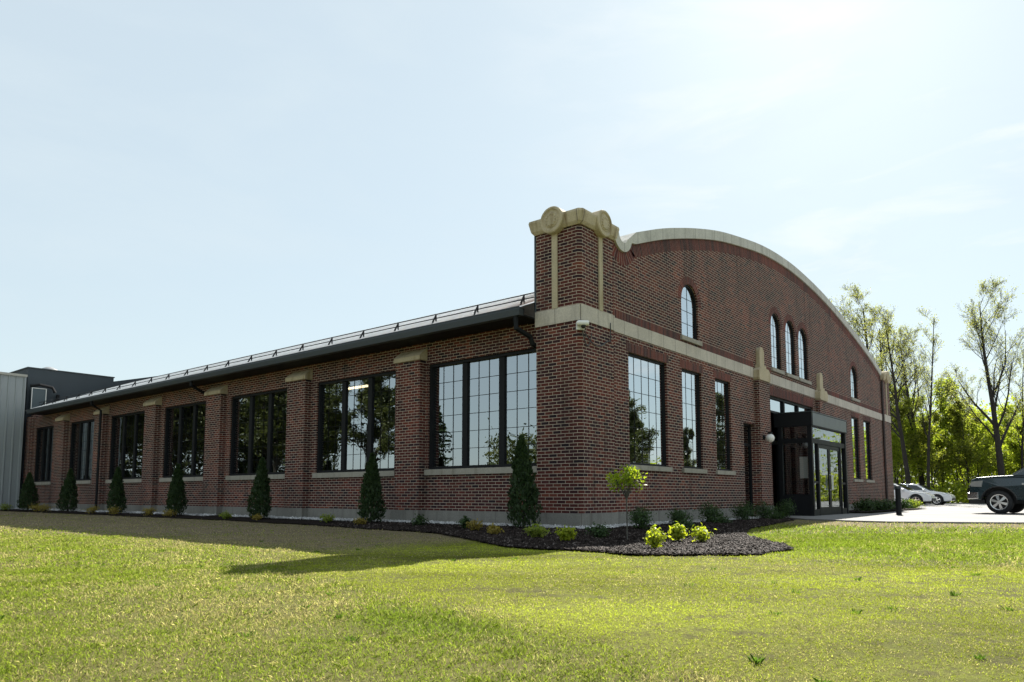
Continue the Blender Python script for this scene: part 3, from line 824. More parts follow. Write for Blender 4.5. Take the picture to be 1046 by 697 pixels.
# windows -----------------------------------------------------------------
def bar_frame(mb, mp, x0, x1, z0, z1, fw, w0, w1):
    """rect frame of 4 butted bars; mp(u,w,v)"""
    def bx(a, b, c, d):
        vs = [mp(u, w, v) for w in (w0, w1) for (u, v) in ((a, c), (b, c), (b, d), (a, d))]
        mb.raw(vs, [(0,1,2,3),(7,6,5,4),(0,4,5,1),(1,5,6,2),(2,6,7,3),(3,7,4,0)])
    bx(x0, x0+fw, z0, z1); bx(x1-fw, x1, z0, z1); bx(x0+fw, x1-fw, z0, z0+fw); bx(x0+fw, x1-fw, z1-fw, z1)
    return bx
def facade_window(w):
    x0, x1, z0, z1, ar, nc, nr = w
    mp = lambda u, d, v: (u, FY + d, v)
    m = MB(); fw = .055; d0, d1 = (.05, .115) if ar else (.06, .135); PY = FY + (.085 if ar else .10)
    g0, g1 = x0 + fw, x1 - fw
    if ar:
        outl = arch_loop(x0-.003, x1+.003, z0, z1+.003, 16); inl = arch_loop(x0+fw, x1-fw, z0+fw, z1-fw, 16); n = len(outl)
        vs = [mp(u, d, v) for d in (d0, d1) for lp in (outl, inl) for (u, v) in lp]
        fs = []
        for i in range(n):
            j = (i+1) % n
            fs += [(i, j, n+j, n+i), (2*n+i, 3*n+i, 3*n+j, 2*n+j), (n+i, n+j, 3*n+j, 3*n+i), (i, 2*n+i, 2*n+j, j)]
        m.raw(vs, fs)
    else:
        bar_frame(m, mp, x0-.003, x1+.003, z0, z1+.003, fw, d0, d1)
    fr = m.build('window', M['frame'], B)
    # muntin bars just outside the pane
    m = MB(); t_ = .0055
    zt = z1 - fw; r0 = (x1-x0)/2
    for i in range(1, nc):
        u = g0 + (g1-g0)*i/nc
        top_ = zt - .004
        if ar: top_ = z1 - r0 + math.sqrt(max(0, (r0-fw)**2 - (u-(x0+x1)/2)**2)) - .004
        m.box(u-t_, u+t_, PY-.007, PY-.002, z0+fw, top_)
    for k in range(1, nr):
        v = z0 + fw + (zt - z0 - fw)*k/nr
        a, b = g0, g1
        if ar and v > z1 - r0:
            hw = math.sqrt(max(0, (r0-fw)**2 - (v-(z1-r0))**2)); a, b = (x0+x1)/2-hw, (x0+x1)/2+hw
        m.box(a, b, PY-.006, PY-.003, v-t_, v+t_)
    m.build('muntin', M['frame'], fr)
    lp = arch_loop(x0+fw-.01, x1-fw+.01, z0+fw-.01, z1-fw+.01, 16) if ar else rect_loop(x0+fw-.01, x1-fw+.01, z0+fw-.01, z1-fw+.01)
    m = MB(); m.face([(u, PY, v) for u, v in lp]); m.build('pane', M['glass_front'], fr, fix=False)
    m = MB(); m.box(x0-.10, x1+.10, FY-.06, FY+.085, z0-.115, z0-.002); m.build('sill', M['sill'], fr, bevel=.006)
for w in FW: facade_window(w)

for (a, b) in LW:
    mp = lambda u, d, v: (LX + d, u, v)
    m = MB(); fw = .07
    bar_frame(m, mp, a-.003, b+.003, LZ0, LZ1+.003, fw, .05, .16)
    w3 = (b - a) / 3
    for i in (1, 2):
        m.box(LX+.085, LX+.165, a + w3*i - .08, a + w3*i + .08, LZ0+fw, LZ1-fw)
    fr = m.build('window', M['frame'], B)
    m = MB(); t_ = .0055
    for i in range(3):
        s0 = a + w3*i + (fw if i == 0 else .085); s1 = a + w3*(i+1) - (fw if i == 2 else .085)
        for k in (1, 2):
            u = s0 + (s1-s0)*k/3; m.box(LX+.121, LX+.126, u-t_, u+t_, LZ0+fw, LZ1-fw)
        for k in range(1, 6):
            v = LZ0 + fw + (LZ1-LZ0-2*fw)*k/6; m.box(LX+.122, LX+.125, s0, s1, v-t_, v+t_)
    m.build('muntin', M['frame'], fr)
    for i in range(3):
        s0 = a + w3*i + (fw if i == 0 else .085); s1 = a + w3*(i+1) - (fw if i == 2 else .085)
        dx = rng.uniform(-.004, .004); dz = rng.uniform(-.003, .003)
        m = MB(); m.face([(LX+.133+dz, s0-.01, LZ0+fw-.01), (LX+.133+dx+dz, s1+.01, LZ0+fw-.01), (LX+.133+dx, s1+.01, LZ1-fw+.01), (LX+.133, s0-.01, LZ1-fw+.01)][::-1])
        m.build('pane', M['glass'], fr, fix=False)
    m = MB(); m.box(LX-.06, LX+.075, a-.06, b+.06, LZ0-.14, LZ0-.002); m.build('sill', M['sill'], fr, bevel=.006)

# small side door beside the pilaster
m = MB(); x0, x1, z0, z1 = DOOR
mp = lambda u, d, v: (u, FY + d, v)
bar_frame(m, mp, x0, x1, .0, z1, .06, .13, .24); m.box(x0+.06, x1-.06, FY+.14, FY+.22, 2.12, 2.19)
sd = m.build('side_door', M['frame'], B)
m = MB(); m.box(x0+.05, x1-.05, FY+.17, FY+.175, .05, z1-.05); m.build('pane', M['glass_door'], sd)

# entrance vestibule -----------------------------------------------------
VX0, VX1, VY = 11.50, 15.42, -.97
VT = 3.27
V = None
m = MB()
pw = .13
for (x, y) in ((VX0, VY), (VX1 - pw, VY), (VX0, FY - .14), (VX1 - pw, FY - .14)): m.box(x, x + pw, y, y + pw, .0, 2.83)
m.box(VX0 - .03, VX1 + .03, VY - .03, FY + .09, 2.83, VT)                  # deep fascia / roof box
zr = 2.30
for (a, b) in ((2.30, 2.45),): # mid rails
    m.box(VX0 + pw, VX1 - pw, VY + .02, VY + .11, a, b)
    m.box(VX0 + .02, VX0 + .11, VY + pw, FY - .14, a, b); m.box(VX1 - .11, VX1 - .02, VY + pw, FY - .14, a, b)
for x in (VX0 + .02, VX1 - .11):
    m.box(x, x + .09, VY + pw, FY - .14, .0, .62)
    m.box(x + .03, x + .06, VY + pw, FY - .14, .62, .68)
s0, s1 = VX0 + pw, VX1 - pw
dl, dr = s0 + .62, s1 - .62                                                    # door jambs, sidelights left and right
for x in (dl - .09, dr): m.box(x, x + .09, VY + .015, VY + .115, .0, 2.30)
for (a, b) in ((s0, dl - .09), (dr + .09, s1)):
    m.box(a, b, VY + .02, VY + .11, .0, .20); m.box(a, b, VY + .03, VY + .10, 1.02, 1.09)
V = m.build('vestibule', M['frame'], B); V['label'] = 'black metal glass entrance vestibule'
m = MB(); m.box(VX0 - .045, VX1 + .045, VY - .045, FY + .08, VT, VT + .03); m.build('roof_edge', M['dark_metal'], V)
m = MB(); m.box(VX0 + .06, VX1 - .06, VY - .038, VY - .032, 2.86, 3.25); m.build('fascia_panel', m_plain('grey_fascia', (.085, .098, .105), .45), V)
for pts in ([(s0, VY+.07, .2), (dl-.09, VY+.07, .2), (dl-.09, VY+.07, 2.3), (s0, VY+.07, 2.3)],
            [(dr+.09, VY+.07, .2), (s1, VY+.07, .2), (s1, VY+.07, 2.3), (dr+.09, VY+.07, 2.3)],
            [(s0, VY+.07, 2.45), (s1, VY+.07, 2.45), (s1, VY+.07, 2.83), (s0, VY+.07, 2.83)],
            [(VX0+.07, VY+pw, .62), (VX0+.07, FY-.14, .62), (VX0+.07, FY-.14, 2.3), (VX0+.07, VY+pw, 2.3)],
            [(VX0+.07, VY+pw, 2.45), (VX0+.07, FY-.14, 2.45), (VX0+.07, FY-.14, 2.83), (VX0+.07, VY+pw, 2.83)],
            [(VX1-.07, VY+pw, .62), (VX1-.07, FY-.14, .62), (VX1-.07, FY-.14, 2.3), (VX1-.07, VY+pw, 2.3)],
            [(VX1-.07, VY+pw, 2.45), (VX1-.07, FY-.14, 2.45), (VX1-.07, FY-.14, 2.83), (VX1-.07, VY+pw, 2.83)]):
    m = MB(); m.face(pts); m.build('pane', M['glass_door'], V, fix=False)
mid = (dl + dr)/2
for a, b, hs in ((dl, mid - .004, 1), (mid + .004, dr, -1)):
    m = MB(); st = .10
    m.box(a, a + st, VY + .04, VY + .09, .01, 2.29); m.box(b - st, b, VY + .04, VY + .09, .01, 2.29)
    m.box(a + st, b - st, VY + .04, VY + .09, .01, .26); m.box(a + st, b - st, VY + .04, VY + .09, 2.17, 2.29)
    d_ = m.build('door', M['frame'], V)
    m = MB(); m.box(a + st - .01, b - st + .01, VY + .063, VY + .067, .25, 2.18); m.build('pane', M['glass_door'], d_)
    m = MB(); hx = (b - .05) if hs > 0 else (a + .05)
    m.tube([(hx, VY + .04, .82), (hx, VY - .03, .82), (hx, VY - .03, 1.32), (hx, VY + .04, 1.32)], .014, 8); m.build('handle', M['steel'] if 'steel' in M else M['white_plastic'], d_)
# paper notice inside the side glass
m = MB(); m.box(VX0 + .082, VX0 + .085, VY + .17, VY + .42, 1.18, 1.86); o = m.build('paper_notice', M['paper']); tag(o, 'white paper notice taped inside the vestibule side glass', 'notice')
# transom window above the vestibule
m = MB(); bar_frame(m, mp, ENTR[0], ENTR[1], 3.30, ENTR[3], .07, .06, .18)
for u in (12.45, 13.9): m.box(u - .05, u + .05, FY + .065, FY + .175, 3.37, ENTR[3] - .07)
fr = m.build('transom_window', M['frame'], B)
m = MB(); m.face([(ENTR[0]+.06, FY+.13, 3.36), (ENTR[1]-.06, FY+.13, 3.36), (ENTR[1]-.06, FY+.13, ENTR[3]-.06), (ENTR[0]+.06, FY+.13, ENTR[3]-.06)]); m.build('pane', M['glass_front'], fr, fix=False)
# dark inner doors behind the vestibule
m = MB(); 
for u in (10.98, 12.0, 13.1, 14.2, 15.22): m.box(u, u + .10, FY + .15, FY + .25, .014, 3.29)
m.box(ENTR[0]+.002, ENTR[1]-.002, FY + .16, FY + .24, 2.3, 2.42); m.build('inner_frame', M['frame'], B)

# roof: shallow barrel -----------------------------------------------------
ru = [(-.50 + u, 4.545 + .41*u - .0030*u*u) for u in np.linspace(0, 8.6, 20)]
ru += [(x, z) for x, z in ((9.3, 8.02), (10.8, 8.2), (12.3, 8.29), (13.7, 8.31))]
rpath = ru + [(27.4 - x, z) for x, z in ru[:-1][::-1]]
m = MB()
ya, yb = FY + WT + .02, 30.6
def ry(x): return 1.17 if x < 1.30 or x > 26.0 else ya
for i in range(len(rpath)-1):
    (xa, za), (xb, zb) = rpath[i], rpath[i+1]
    yy = max(ry(xa), ry(xb))
    m.face([(xa, yy, za), (xb, yy, zb), (xb, yb, zb), (xa, yb, za)])
n_s = int((30.5-1.3)/.45)
for k in range(n_s):                                      # standing seams on the visible slope
    y = 1.5 + k*.45
    for i in range(0, 22):
        (xa, za), (xb, zb) = rpath[i], rpath[i+1]
        m.raw([(xa, y-.012, za), (xb, y-.012, zb), (xb, y-.012, zb+.045), (xa, y-.012, za+.045), (xa, y+.012, za), (xb, y+.012, zb), (xb, y+.012, zb+.045), (xa, y+.012, za+.045)],
              [(0,1,2,3), (7,6,5,4), (3,2,6,7), (0,3,7,4)])
roof = m.build('roof', M['roof'], B, fix=False)
# end walls under the barrel, seen from behind
m = MB(); m.prism([(x, 30.45, z - .03) for x, z in rpath] + [(27.2, 30.45, 4.38), (.3, 30.45, 4.38)], (0, .1, 0)); m.build('gable_end', M['dark_metal'], roof)
# snow guard rails
m = MB()
for u, h in ((.55, .11), (.55, .205)):
    x = -.50 + u; z = 4.545 + .41*u + h
    m.tube([(x, 1.2, z), (x, 30.5, z)], .012, 6)
k = 0; y = 1.5
while y < 30.4:
    x = .05; z = 4.545 + .41*.55
    m.prism([(x-.015, y-.012, z-.02), (x+.015, y-.012, z-.02), (x+.015, y-.012, z+.215), (x-.015, y-.012, z+.215)], (0, .022, 0)); m.prism([(x-.16, y-.017, z-.06), (x-.11, y-.017, z-.04), (x-.021, y-.017, z+.12), (x-.021, y-.017, z+.18)], (0, .03, 0)); y += 1.35
m.build('snow_guard', M['frame'], roof)
# gutter, fascia, soffit
m = MB()
m.prism([(-.42, 1.15, 4.535), (-.55, 1.15, 4.535), (-.56, 1.15, 4.50), (-.545, 1.15, 4.37), (-.42, 1.15, 4.365)], (0, 29.0, 0))
m.prism([(-.562, 1.152, 4.537), (-.562, 1.152, 4.555), (-.54, 1.152, 4.555), (-.54, 1.152, 4.537)], (0, 28.99, 0))
m.build('gutter', M['dark_metal'], B)
m = MB(); m.box(-.418, .3, 1.155, 30.2, 4.372, 4.40); m.box(-.418, -.38, 1.155, 30.2, 4.401, 4.53); m.build('soffit', M['frame'], B)
# downspouts
def downspout(y, full, x=-.1):
    m = MB()
    pts = [(-.49, y, 4.38), (-.49, y, 4.24), (-.13, y, 4.03), (-.13, y, .15 if full else 4.02)]
    if not full: pts = [(-.49, y, 4.38), (-.49, y, 4.24), (-.10, y, 4.06), (-.0, y, 4.02)]
    m.tube(pts, .05, 8)
    if full: m.tube([(-.13, y, .16), (-.13, y, .06), (-.3, y, .0)], .05, 8)
    m.build('downspout', M['frame'], B)
downspout(22.98, True); downspout(15.0, False)
m = MB(); m.tube([(-.48, 1.3, 4.38), (-.47, 1.3, 4.12), (-.12, 1.2, 3.98), (-.06, 1.19, 3.84), (.14, 1.19, 3.78)], .055, 8); m.build('downspout', M['frame'], B)
m = MB(); m.tube([(.03, 1.165, 4.52), (.03, 1.165, 6.2)], .03, 8); m.build('conduit', M['dark_metal'], B)
m = MB(); m.tube([(26.0, .04, 6.1), (26.0, .04, .15)], .042, 8); m.tube([(26.0, .04, .16), (26.0, -.1, .06), (26.0, -.4, .03)], .042, 8); m.build('downspout', m_plain('brown_pipe', (.030, .016, .015), .5), B)

# interior: dark hall
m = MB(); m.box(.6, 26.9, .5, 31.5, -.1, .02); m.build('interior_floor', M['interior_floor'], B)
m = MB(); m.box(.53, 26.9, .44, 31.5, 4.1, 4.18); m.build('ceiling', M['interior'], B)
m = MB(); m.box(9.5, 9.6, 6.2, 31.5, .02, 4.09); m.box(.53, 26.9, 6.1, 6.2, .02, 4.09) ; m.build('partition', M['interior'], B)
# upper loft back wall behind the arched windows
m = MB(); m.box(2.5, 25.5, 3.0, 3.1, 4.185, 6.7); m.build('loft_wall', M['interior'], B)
# strip light seen through the second window
M['lamp'] = m_emit('strip_lamp', (1, .76, .48), 2.6)
t = empty('strip_light', (2.0, 9.55, 3.98)); tag(t, 'warm lit strip light hanging inside the second side window', 'lamp')
m = MB(); m.box(-.09, .09, -.55, .55, -.02, .06); m.tube([(0, -.4, .06), (0, -.4, .12)], .008, 6); m.tube([(0, .4, .06), (0, .4, .12)], .008, 6); m.build('housing', M['white_plastic'], t)
m = MB(); m.box(-.07, .07, -.53, .53, -.06, -.021); m.build('tube', M['lamp'], t)

# security camera on the corner pier
t = empty('security_camera', (-.02, -.02, 4.05)); tag(t, 'white security camera on the corner pier just below the stone band', 'camera')
t.rotation_euler = (0, 0, R(-45)); t.scale = (.8, .8, .8)
m = MB(); m.box(-.12, .09, -.02, .05, -.10, .10); m.build('mounting_box', M['white_plastic'], t, bevel=.01)
m = MB()
Mx = Matrix.Translation((.02, -.11, .05)) @ Matrix.Rotation(R(90), 4, 'Y')
m.lathe([(.0, -.15), (.05, -.145), (.07, -.10), (.07, .14), (.06, .155), (.0, .16)], 16, Mx); m.build('body', M['white_plastic'], t, True)
m = MB(); m.lathe([(.0, -.06), (.045, -.045), (.065, 0), (.065, .02), (.0, .02)], 16, Matrix.Translation((.04, -.11, -.03))); m.build('lens', M['black_rubber'], t, True)
m = MB()
m.tube([(.05 + 1.05*s_, -.03 - .0*s_, 3.99 - .26*math.sin(PI*min(1, s_*1.15)*.9)) for s_ in np.linspace(0, 1, 12)] + [(1.10, -.03, 4.32)], .011, 6)
m.tube([(.02 + .35*s_, -.03, 3.97 - .30*math.sin(PI*s_)*(1)) for s_ in np.linspace(.0, 1, 10)], .009, 6)
o = m.build('camera_cable', M['dark_metal']); tag(o, 'grey camera cable looping along the pier below the band', 'cable')

# globe lamp on the pilaster
t = empty('wall_lamp', (9.86, -.05, 2.40)); tag(t, 'white globe wall lamp on brick pilaster beside the entrance', 'lamp')
m = MB(); m.lathe([(0, 0), (.075, 0), (.075, .03), (0, .035)], 16, Matrix.Rotation(R(90), 4, 'X')); m.tube([(0, -.02, 0), (0, -.16, 0), (0, -.2, -.01)], .02, 8); m.lathe([(0, .0), (.07, 0), (.07, .05), (0, .06)], 16, Matrix.Translation((0, -.2, .10))); m.build('bracket', M['frame'], t)
m = MB(); m.lathe([(.001, -.13)] + [(.13*math.cos(a), .13*math.sin(a)) for a in np.linspace(R(-75), R(75), 12)] + [(.001, .13)], 20, Matrix.Translation((0, -.2, -.03)))
m.build('globe', m_plain('opal_globe', (.78, .77, .74), .3, namt=.03), t, True)

# bollard
t = empty('bollard', (14.4, -2.76, 0)); tag(t, 'dark slim bollard on the pale pavement right of the entrance', 'bollard')
m = MB(); m.lathe([(0, 0), (.12, 0), (.12, .012), (.085, .02), (.082, .86), (.0, .865)], 14); m.build('post', M['frame'], t)
m = MB(); m.lathe([(0, .866), (.09, .866), (.092, .93), (.07, .955), (0, .96)], 14); m.build('head', M['dark_metal'], t)

# ------------------------------------------------------------------ neighbouring structures at the left
t = empty('metal_shed', (-.22, 31.7, 0)); tag(t, 'pale ribbed metal shed at the far left beyond the brick hall', 'shed')
M['shed'] = m_plain('pale_ribbed_metal', (.27, .295, .305), .5, .1, namt=.06, nscale=2)
m = MB()
x = -3.41
prof = []
while x < -.02:
    prof += [(x, .0), (x + .22, .0), (x + .245, -.035), (x + .285, -.035), (x + .31, 0)]; x += .31
pr = [(a, b) for a, b in prof if a <= 0]
for i in range(len(pr) - 1):
    (xa, da), (xb, db) = pr[i], pr[i+1]
    m.face([(xa, da, -.2), (xb, db, -.2), (xb, db, 6.28), (xa, da, 6.28)])
m.box(-3.40, 0, .05, 14, -.2, 6.27)
m.box(-.03, .03, -.06, .1, -.2, 6.27)
m.build('wall', M['shed'], t, fix=False)
m = MB(); m.box(-3.48, .06, -.09, 14.1, 6.28, 6.39); m.build('roof', m_plain('shed_trim', (.36, .35, .31), .5, namt=.08), t)
M['black_clad'] = m_plain('blue_black_cladding', (.030, .042, .052), .6, namt=.2, nscale=1.5)
t = empty('dark_block', (.32, 32.1, 0)); tag(t, 'blue black clad block rising behind the far end of the roof', 'building')
m = MB(); m.box(-.32, 3.6, 0, 12, 0, 6.80); m.build('wall', M['black_clad'], t)
m = MB(); m.prism([(3.61, .06, 0), (13.4, .06, 0), (13.4, .06, 8.2), (6.9, .06, 7.46), (3.61, .06, 6.62)], (0, 12, 0)); m.build('rear_wall', M['black_clad'], t)
m = MB(); m.box(-.36, 3.64, -.04, 12.04, 6.802, 6.85); m.build('coping', M['dark_metal'], t)
t = empty('equipment_cabinet', (.38, 31.75, 4.60)); tag(t, 'blue grey cabinet with pale edges at the far end of the eaves', 'cabinet')
m = MB(); m.box(-.28, .33, 0, .2, .0, 1.2); m.build('body', m_plain('cabinet_blue', (.06, .085, .10), .5), t)
m = MB(); bar_frame(m, lambda u, d, v: (u, d, v), -.29, .34, .0, 1.22, .03, -.02, -.001); m.build('trim', M['white_plastic'], t)
m = MB(); m.tube([(.05, 31.85, 5.9), (.4, 31.7, 5.98), (.95, 31.7, 5.9), (1.08, 31.7, 5.66)], .07, 8); m.tube([(1.3, 31.95, 5.0), (1.3, 31.95, 5.6)], .08, 8)
o = m.build('exhaust_pipe', M['frame']); tag(o, 'black bent pipe over the blue grey cabinet', 'pipe')
t = empty('roof_vent', (1.9, 35.2, 6.84)); tag(t, 'small grey mushroom vent on top of the blue black block', 'vent')
m = MB(); m.lathe([(0, 0), (.2, 0), (.2, .35), (0, .36)], 12); m.build('stem', M['dark_metal'], t)
m = MB(); m.lathe([(0, .30), (.5, .30), (.52, .36), (.36, .5), (.15, .6), (0, .62)], 16); m.build('hood', m_plain('grey_hood', (.25, .26, .27), .5), t, True)

exec_parts = True
# ------------------------------------------------------------------ plants
def leaf_cards(P, Nrm, size, r_, w=.55, droop=0.0):
    """quads at points P oriented roughly random around Nrm"""
    n = len(P)
    t1 = r_.normal(size=(n, 3)); t1 = t1 - (t1*Nrm).sum(1)[:, None]*Nrm; t1 /= np.linalg.norm(t1, axis=1)[:, None] + 1e-9
    t2 = np.cross(Nrm, t1)
    L_ = (size*r_.uniform(.6, 1.35, n))[:, None]
    a = P - t1*L_*.5; b = P + t1*L_*.5
    m1 = P + t2*L_*w*.5; m2 = P - t2*L_*w*.5
    bend = Nrm*L_*.12
    return np.stack([a - bend, m2, b - bend, m1], 1)

M['arbor'] = m_leaf('arborvitae_green', (.014, .034, .011), (.032, .058, .016), .15)
M['boxwood'] = m_leaf('dark_shrub_green', (.018, .042, .012), (.05, .095, .022), .25)
M['gold'] = m_leaf('golden_shrub', (.20, .26, .020), (.36, .38, .03), .5)
M['goldgreen'] = m_leaf('yellow_green_shrub', (.13, .19, .02), (.26, .29, .05), .45)
M['rust'] = m_leaf('rusty_yellow_shrub', (.20, .15, .035), (.30, .24, .05), .4)
M['topiary'] = m_leaf('young_tree_leaf', (.14, .22, .012), (.30, .34, .025), .55)
M['bark_dark'] = m_bark('dark_bark', (.016, .014, .012), (.050, .044, .038))
M['bark_grey'] = m_bark('grey_bark', (.045, .042, .038), (.15, .14, .125))
M['spring'] = m_leaf('spring_leaf', (.13, .18, .018), (.26, .29, .042), .68)
M['spring_pale'] = m_leaf('pale_bud_leaf', (.17, .19, .06), (.28, .28, .11), .5)
M['under'] = m_leaf('undergrowth_leaf', (.12, .165, .020), (.25, .28, .036), .70)
M['under2'] = m_leaf('olive_undergrowth_leaf', (.09, .12, .020), (.21, .22, .042), .68)
M['evergreen'] = m_leaf('evergreen_needles', (.012, .028, .012), (.035, .058, .02), .15)

def foliage(name, mat, parent, V, r_):
    me = tri_mesh(name, V, r_.random(len(V)))
    return link_mesh(name, me, mat, parent)

def arbor(x, y, h, rad, seed, label):
    r_ = np.random.default_rng(seed)
    t = empty('arborvitae', (x, y, tz(x, y) + .02)); tag(t, label, 'shrub', 'conical arborvitae along the side wall')
    m = MB(); m.tube([(0, 0, 0), (0, 0, h*.8)], [.035, .01], 6); m.build('stem', M['bark_dark'], t)
    n = 5200
    u = r_.random(n)**.75
    z = .02 + u*h
    prof = np.where(u < .12, .75 + 2.0*u, 1.0*(1 - ((u-.12)/.88)**1.35)**.85 + .0)
    prof = np.clip(prof, 0.02, 1)
    a = r_.uniform(0, 2*PI, n)
    lump = 1 + .11*np.sin(3*a + 5*u + seed*1.7) + .09*np.sin(7*a - 9*u + 2.3*seed) + .08*np.sin(13*u*3 + a*2 + seed) + r_.normal(0, .04, n)
    rr = rad*prof*lump*(1 - .45*r_.random(n)**2.2)
    la = r_.uniform(0, 6.28); ln = r_.uniform(.01, .05)
    P = np.stack([rr*np.cos(a) + ln*math.cos(la)*z, rr*np.sin(a) + ln*math.sin(la)*z, z], -1)
    N_ = np.stack([np.cos(a), np.sin(a), .5 + 0*a], -1) + r_.normal(0, .45, (n, 3)); N_ /= np.linalg.norm(N_, axis=1)[:, None]
    # upright sprays
    t1 = np.stack([np.cos(a)*.35, np.sin(a)*.35, np.ones(n)], -1) + r_.normal(0, .3, (n, 3)); t1 /= np.linalg.norm(t1, axis=1)[:, None]
    sd = np.cross(N_, t1); sd /= np.linalg.norm(sd, axis=1)[:, None]
    L_ = (.065*r_.uniform(.6, 1.5, n))[:, None]
    V_ = np.stack([P, P + t1*L_*.5 + sd*L_*.28, P + t1*L_, P + t1*L_*.5 - sd*L_*.28], 1)
    foliage('foliage', M['arbor'], t, V_, r_); return t
AB = [(.84, 1.76, .295, 'tallest arborvitae, nearest the building corner in front of the largest side window'),
      (5.43, 1.57, .28, 'conical arborvitae by the pier left of the largest side window'),
      (10.2, 1.62, .28, 'conical arborvitae under the window with reflections of sky and branches, third from the corner'),
      (15.06, 1.58, .28, 'conical arborvitae below the fourth window from the corner'),
      (20.0, 1.60, .28, 'conical arborvitae between the fourth and fifth windows, left of its neighbour with the gutter pipe'),
      (23.96, 1.64, .33, 'conical arborvitae just beyond the black downspout, second from the shed'),
      (28.4, 1.58, .36, 'conical arborvitae at the far end beside the pale metal shed')]
AB[4] = (19.44, 1.60, .28, 'conical arborvitae in front of the fifth window, just before the full height downspout')
for i, (y, h, rad, lb) in enumerate(AB): arbor(-.8, y, h, rad, 20 + i, lb)

def shrub(name, x, y, rad, h, mat, n, leaf, seed, label, group, upright=0.3, open_=.35, zoff=.02):
    r_ = np.random.default_rng(seed)
    t = empty(name, (x, y, tz(x, y) + zoff)); tag(t, label, 'shrub', group)
    m = MB()
    ends = []
    for k in range(9):
        a = 2*PI*k/9 + r_.uniform(-.3, .3); rr = rad*r_.uniform(.35, .9); zz = h*r_.uniform(.55, .98)*(1 - .35*(rr/rad)**2)
        e = np.array([rr*math.cos(a), rr*math.sin(a), zz]); ends.append(e)
        m.tube([(0, 0, 0), tuple(e*np.array([.45, .45, .55])), tuple(e)], [.008, .006, .003], 4)
    m.build('stem', M['bark_dark'], t)
    ends = np.array(ends + [np.array([0, 0, h*.9])]*2)
    k = r_.integers(0, len(ends), n); s_ = r_.beta(2.2, 1.0, n)[:, None]
    P = ends[k]*s_ + r_.normal(0, rad*open_*.55, (n, 3))*np.array([1, 1, .7])
    P[:, 2] = np.abs(P[:, 2]) + .01
    c = np.array([0, 0, h*.4]); N_ = P - c; N_ /= np.linalg.norm(N_, axis=1)[:, None] + 1e-9
    N_ = N_ + np.array([0, 0, upright]) + r_.normal(0, .6, (n, 3)); N_ /= np.linalg.norm(N_, axis=1)[:, None]
    foliage('foliage', mat, t, leaf_cards(P, N_, leaf, r_), r_); return t
GG = 'small golden shrubs in the front mulch bed'
shrub('golden_shrub', -2.60, -1.44, .175, .25, M['gold'], 430, .055, 1, 'bright golden shrub in the mulch left of the young tree, nearest the corner pier', GG)
shrub('golden_shrub', -3.05, -3.22, .165, .33, M['gold'], 460, .055, 2, 'golden shrub nearest the lawn, right of the young tree trunk', GG)
shrub('golden_shrub', -1.34, -2.72, .175, .29, M['gold'], 520, .06, 3, 'yellow green shrub set back nearest the wall, left of the rightmost golden one', GG)
shrub('golden_shrub', -1.22, -3.06, .18, .26, M['gold'], 450, .055, 4, 'rightmost low golden shrub in the sunny mulch', GG)
shrub('yellow_green_shrub', -2.32, -.62, .20, .25, M['goldgreen'], 480, .055, 5, 'shaded pale yellow green shrub just right of the tallest arborvitae', None)
shrub('green_shrub', -1.66, -1.45, .24, .22, M['boxwood'], 600, .05, 6, 'low dull green shrub just left of the young tree trunk', None)
GD = 'dark round shrubs along the front wall'
for i, (x, y, rad, h, lb) in enumerate([(.45, -1.05, .27, .42, 'dark pointed shrub in front of the first front window, leftmost of the wall row'),
        (2.55, -.82, .25, .34, 'dark round shrub between the first and second front windows'),
        (4.65, -.62, .33, .48, 'large dark round shrub below the second front window'),
        (6.85, -.55, .36, .52, 'dark round shrub below the third front window'),
        (8.55, -.50, .34, .48, 'dark round shrub in front of the narrow side door'),
        (10.0, -.62, .30, .55, 'dark round shrub at the foot of the left pilaster')]):
    shrub('dark_shrub', x, y, rad, h, M['boxwood'], 1500, .045, 30 + i, lb, GD, open_=.5)
for i, (x, y, rad, h, lb) in enumerate([(1.45, -1.5, .26, .20, 'low spreading green plant behind the golden shrubs'), (4.3, -1.05, .3, .16, 'low spreading green plant before the large dark shrub'), (8.0, -1.05, .3, .16, 'low spreading green plant near the end of the mulch by the side door')]):
    shrub('low_plant', x, y, rad, h, M['boxwood'], 500, .05, 50 + i, lb, 'low green plants in the mulch')
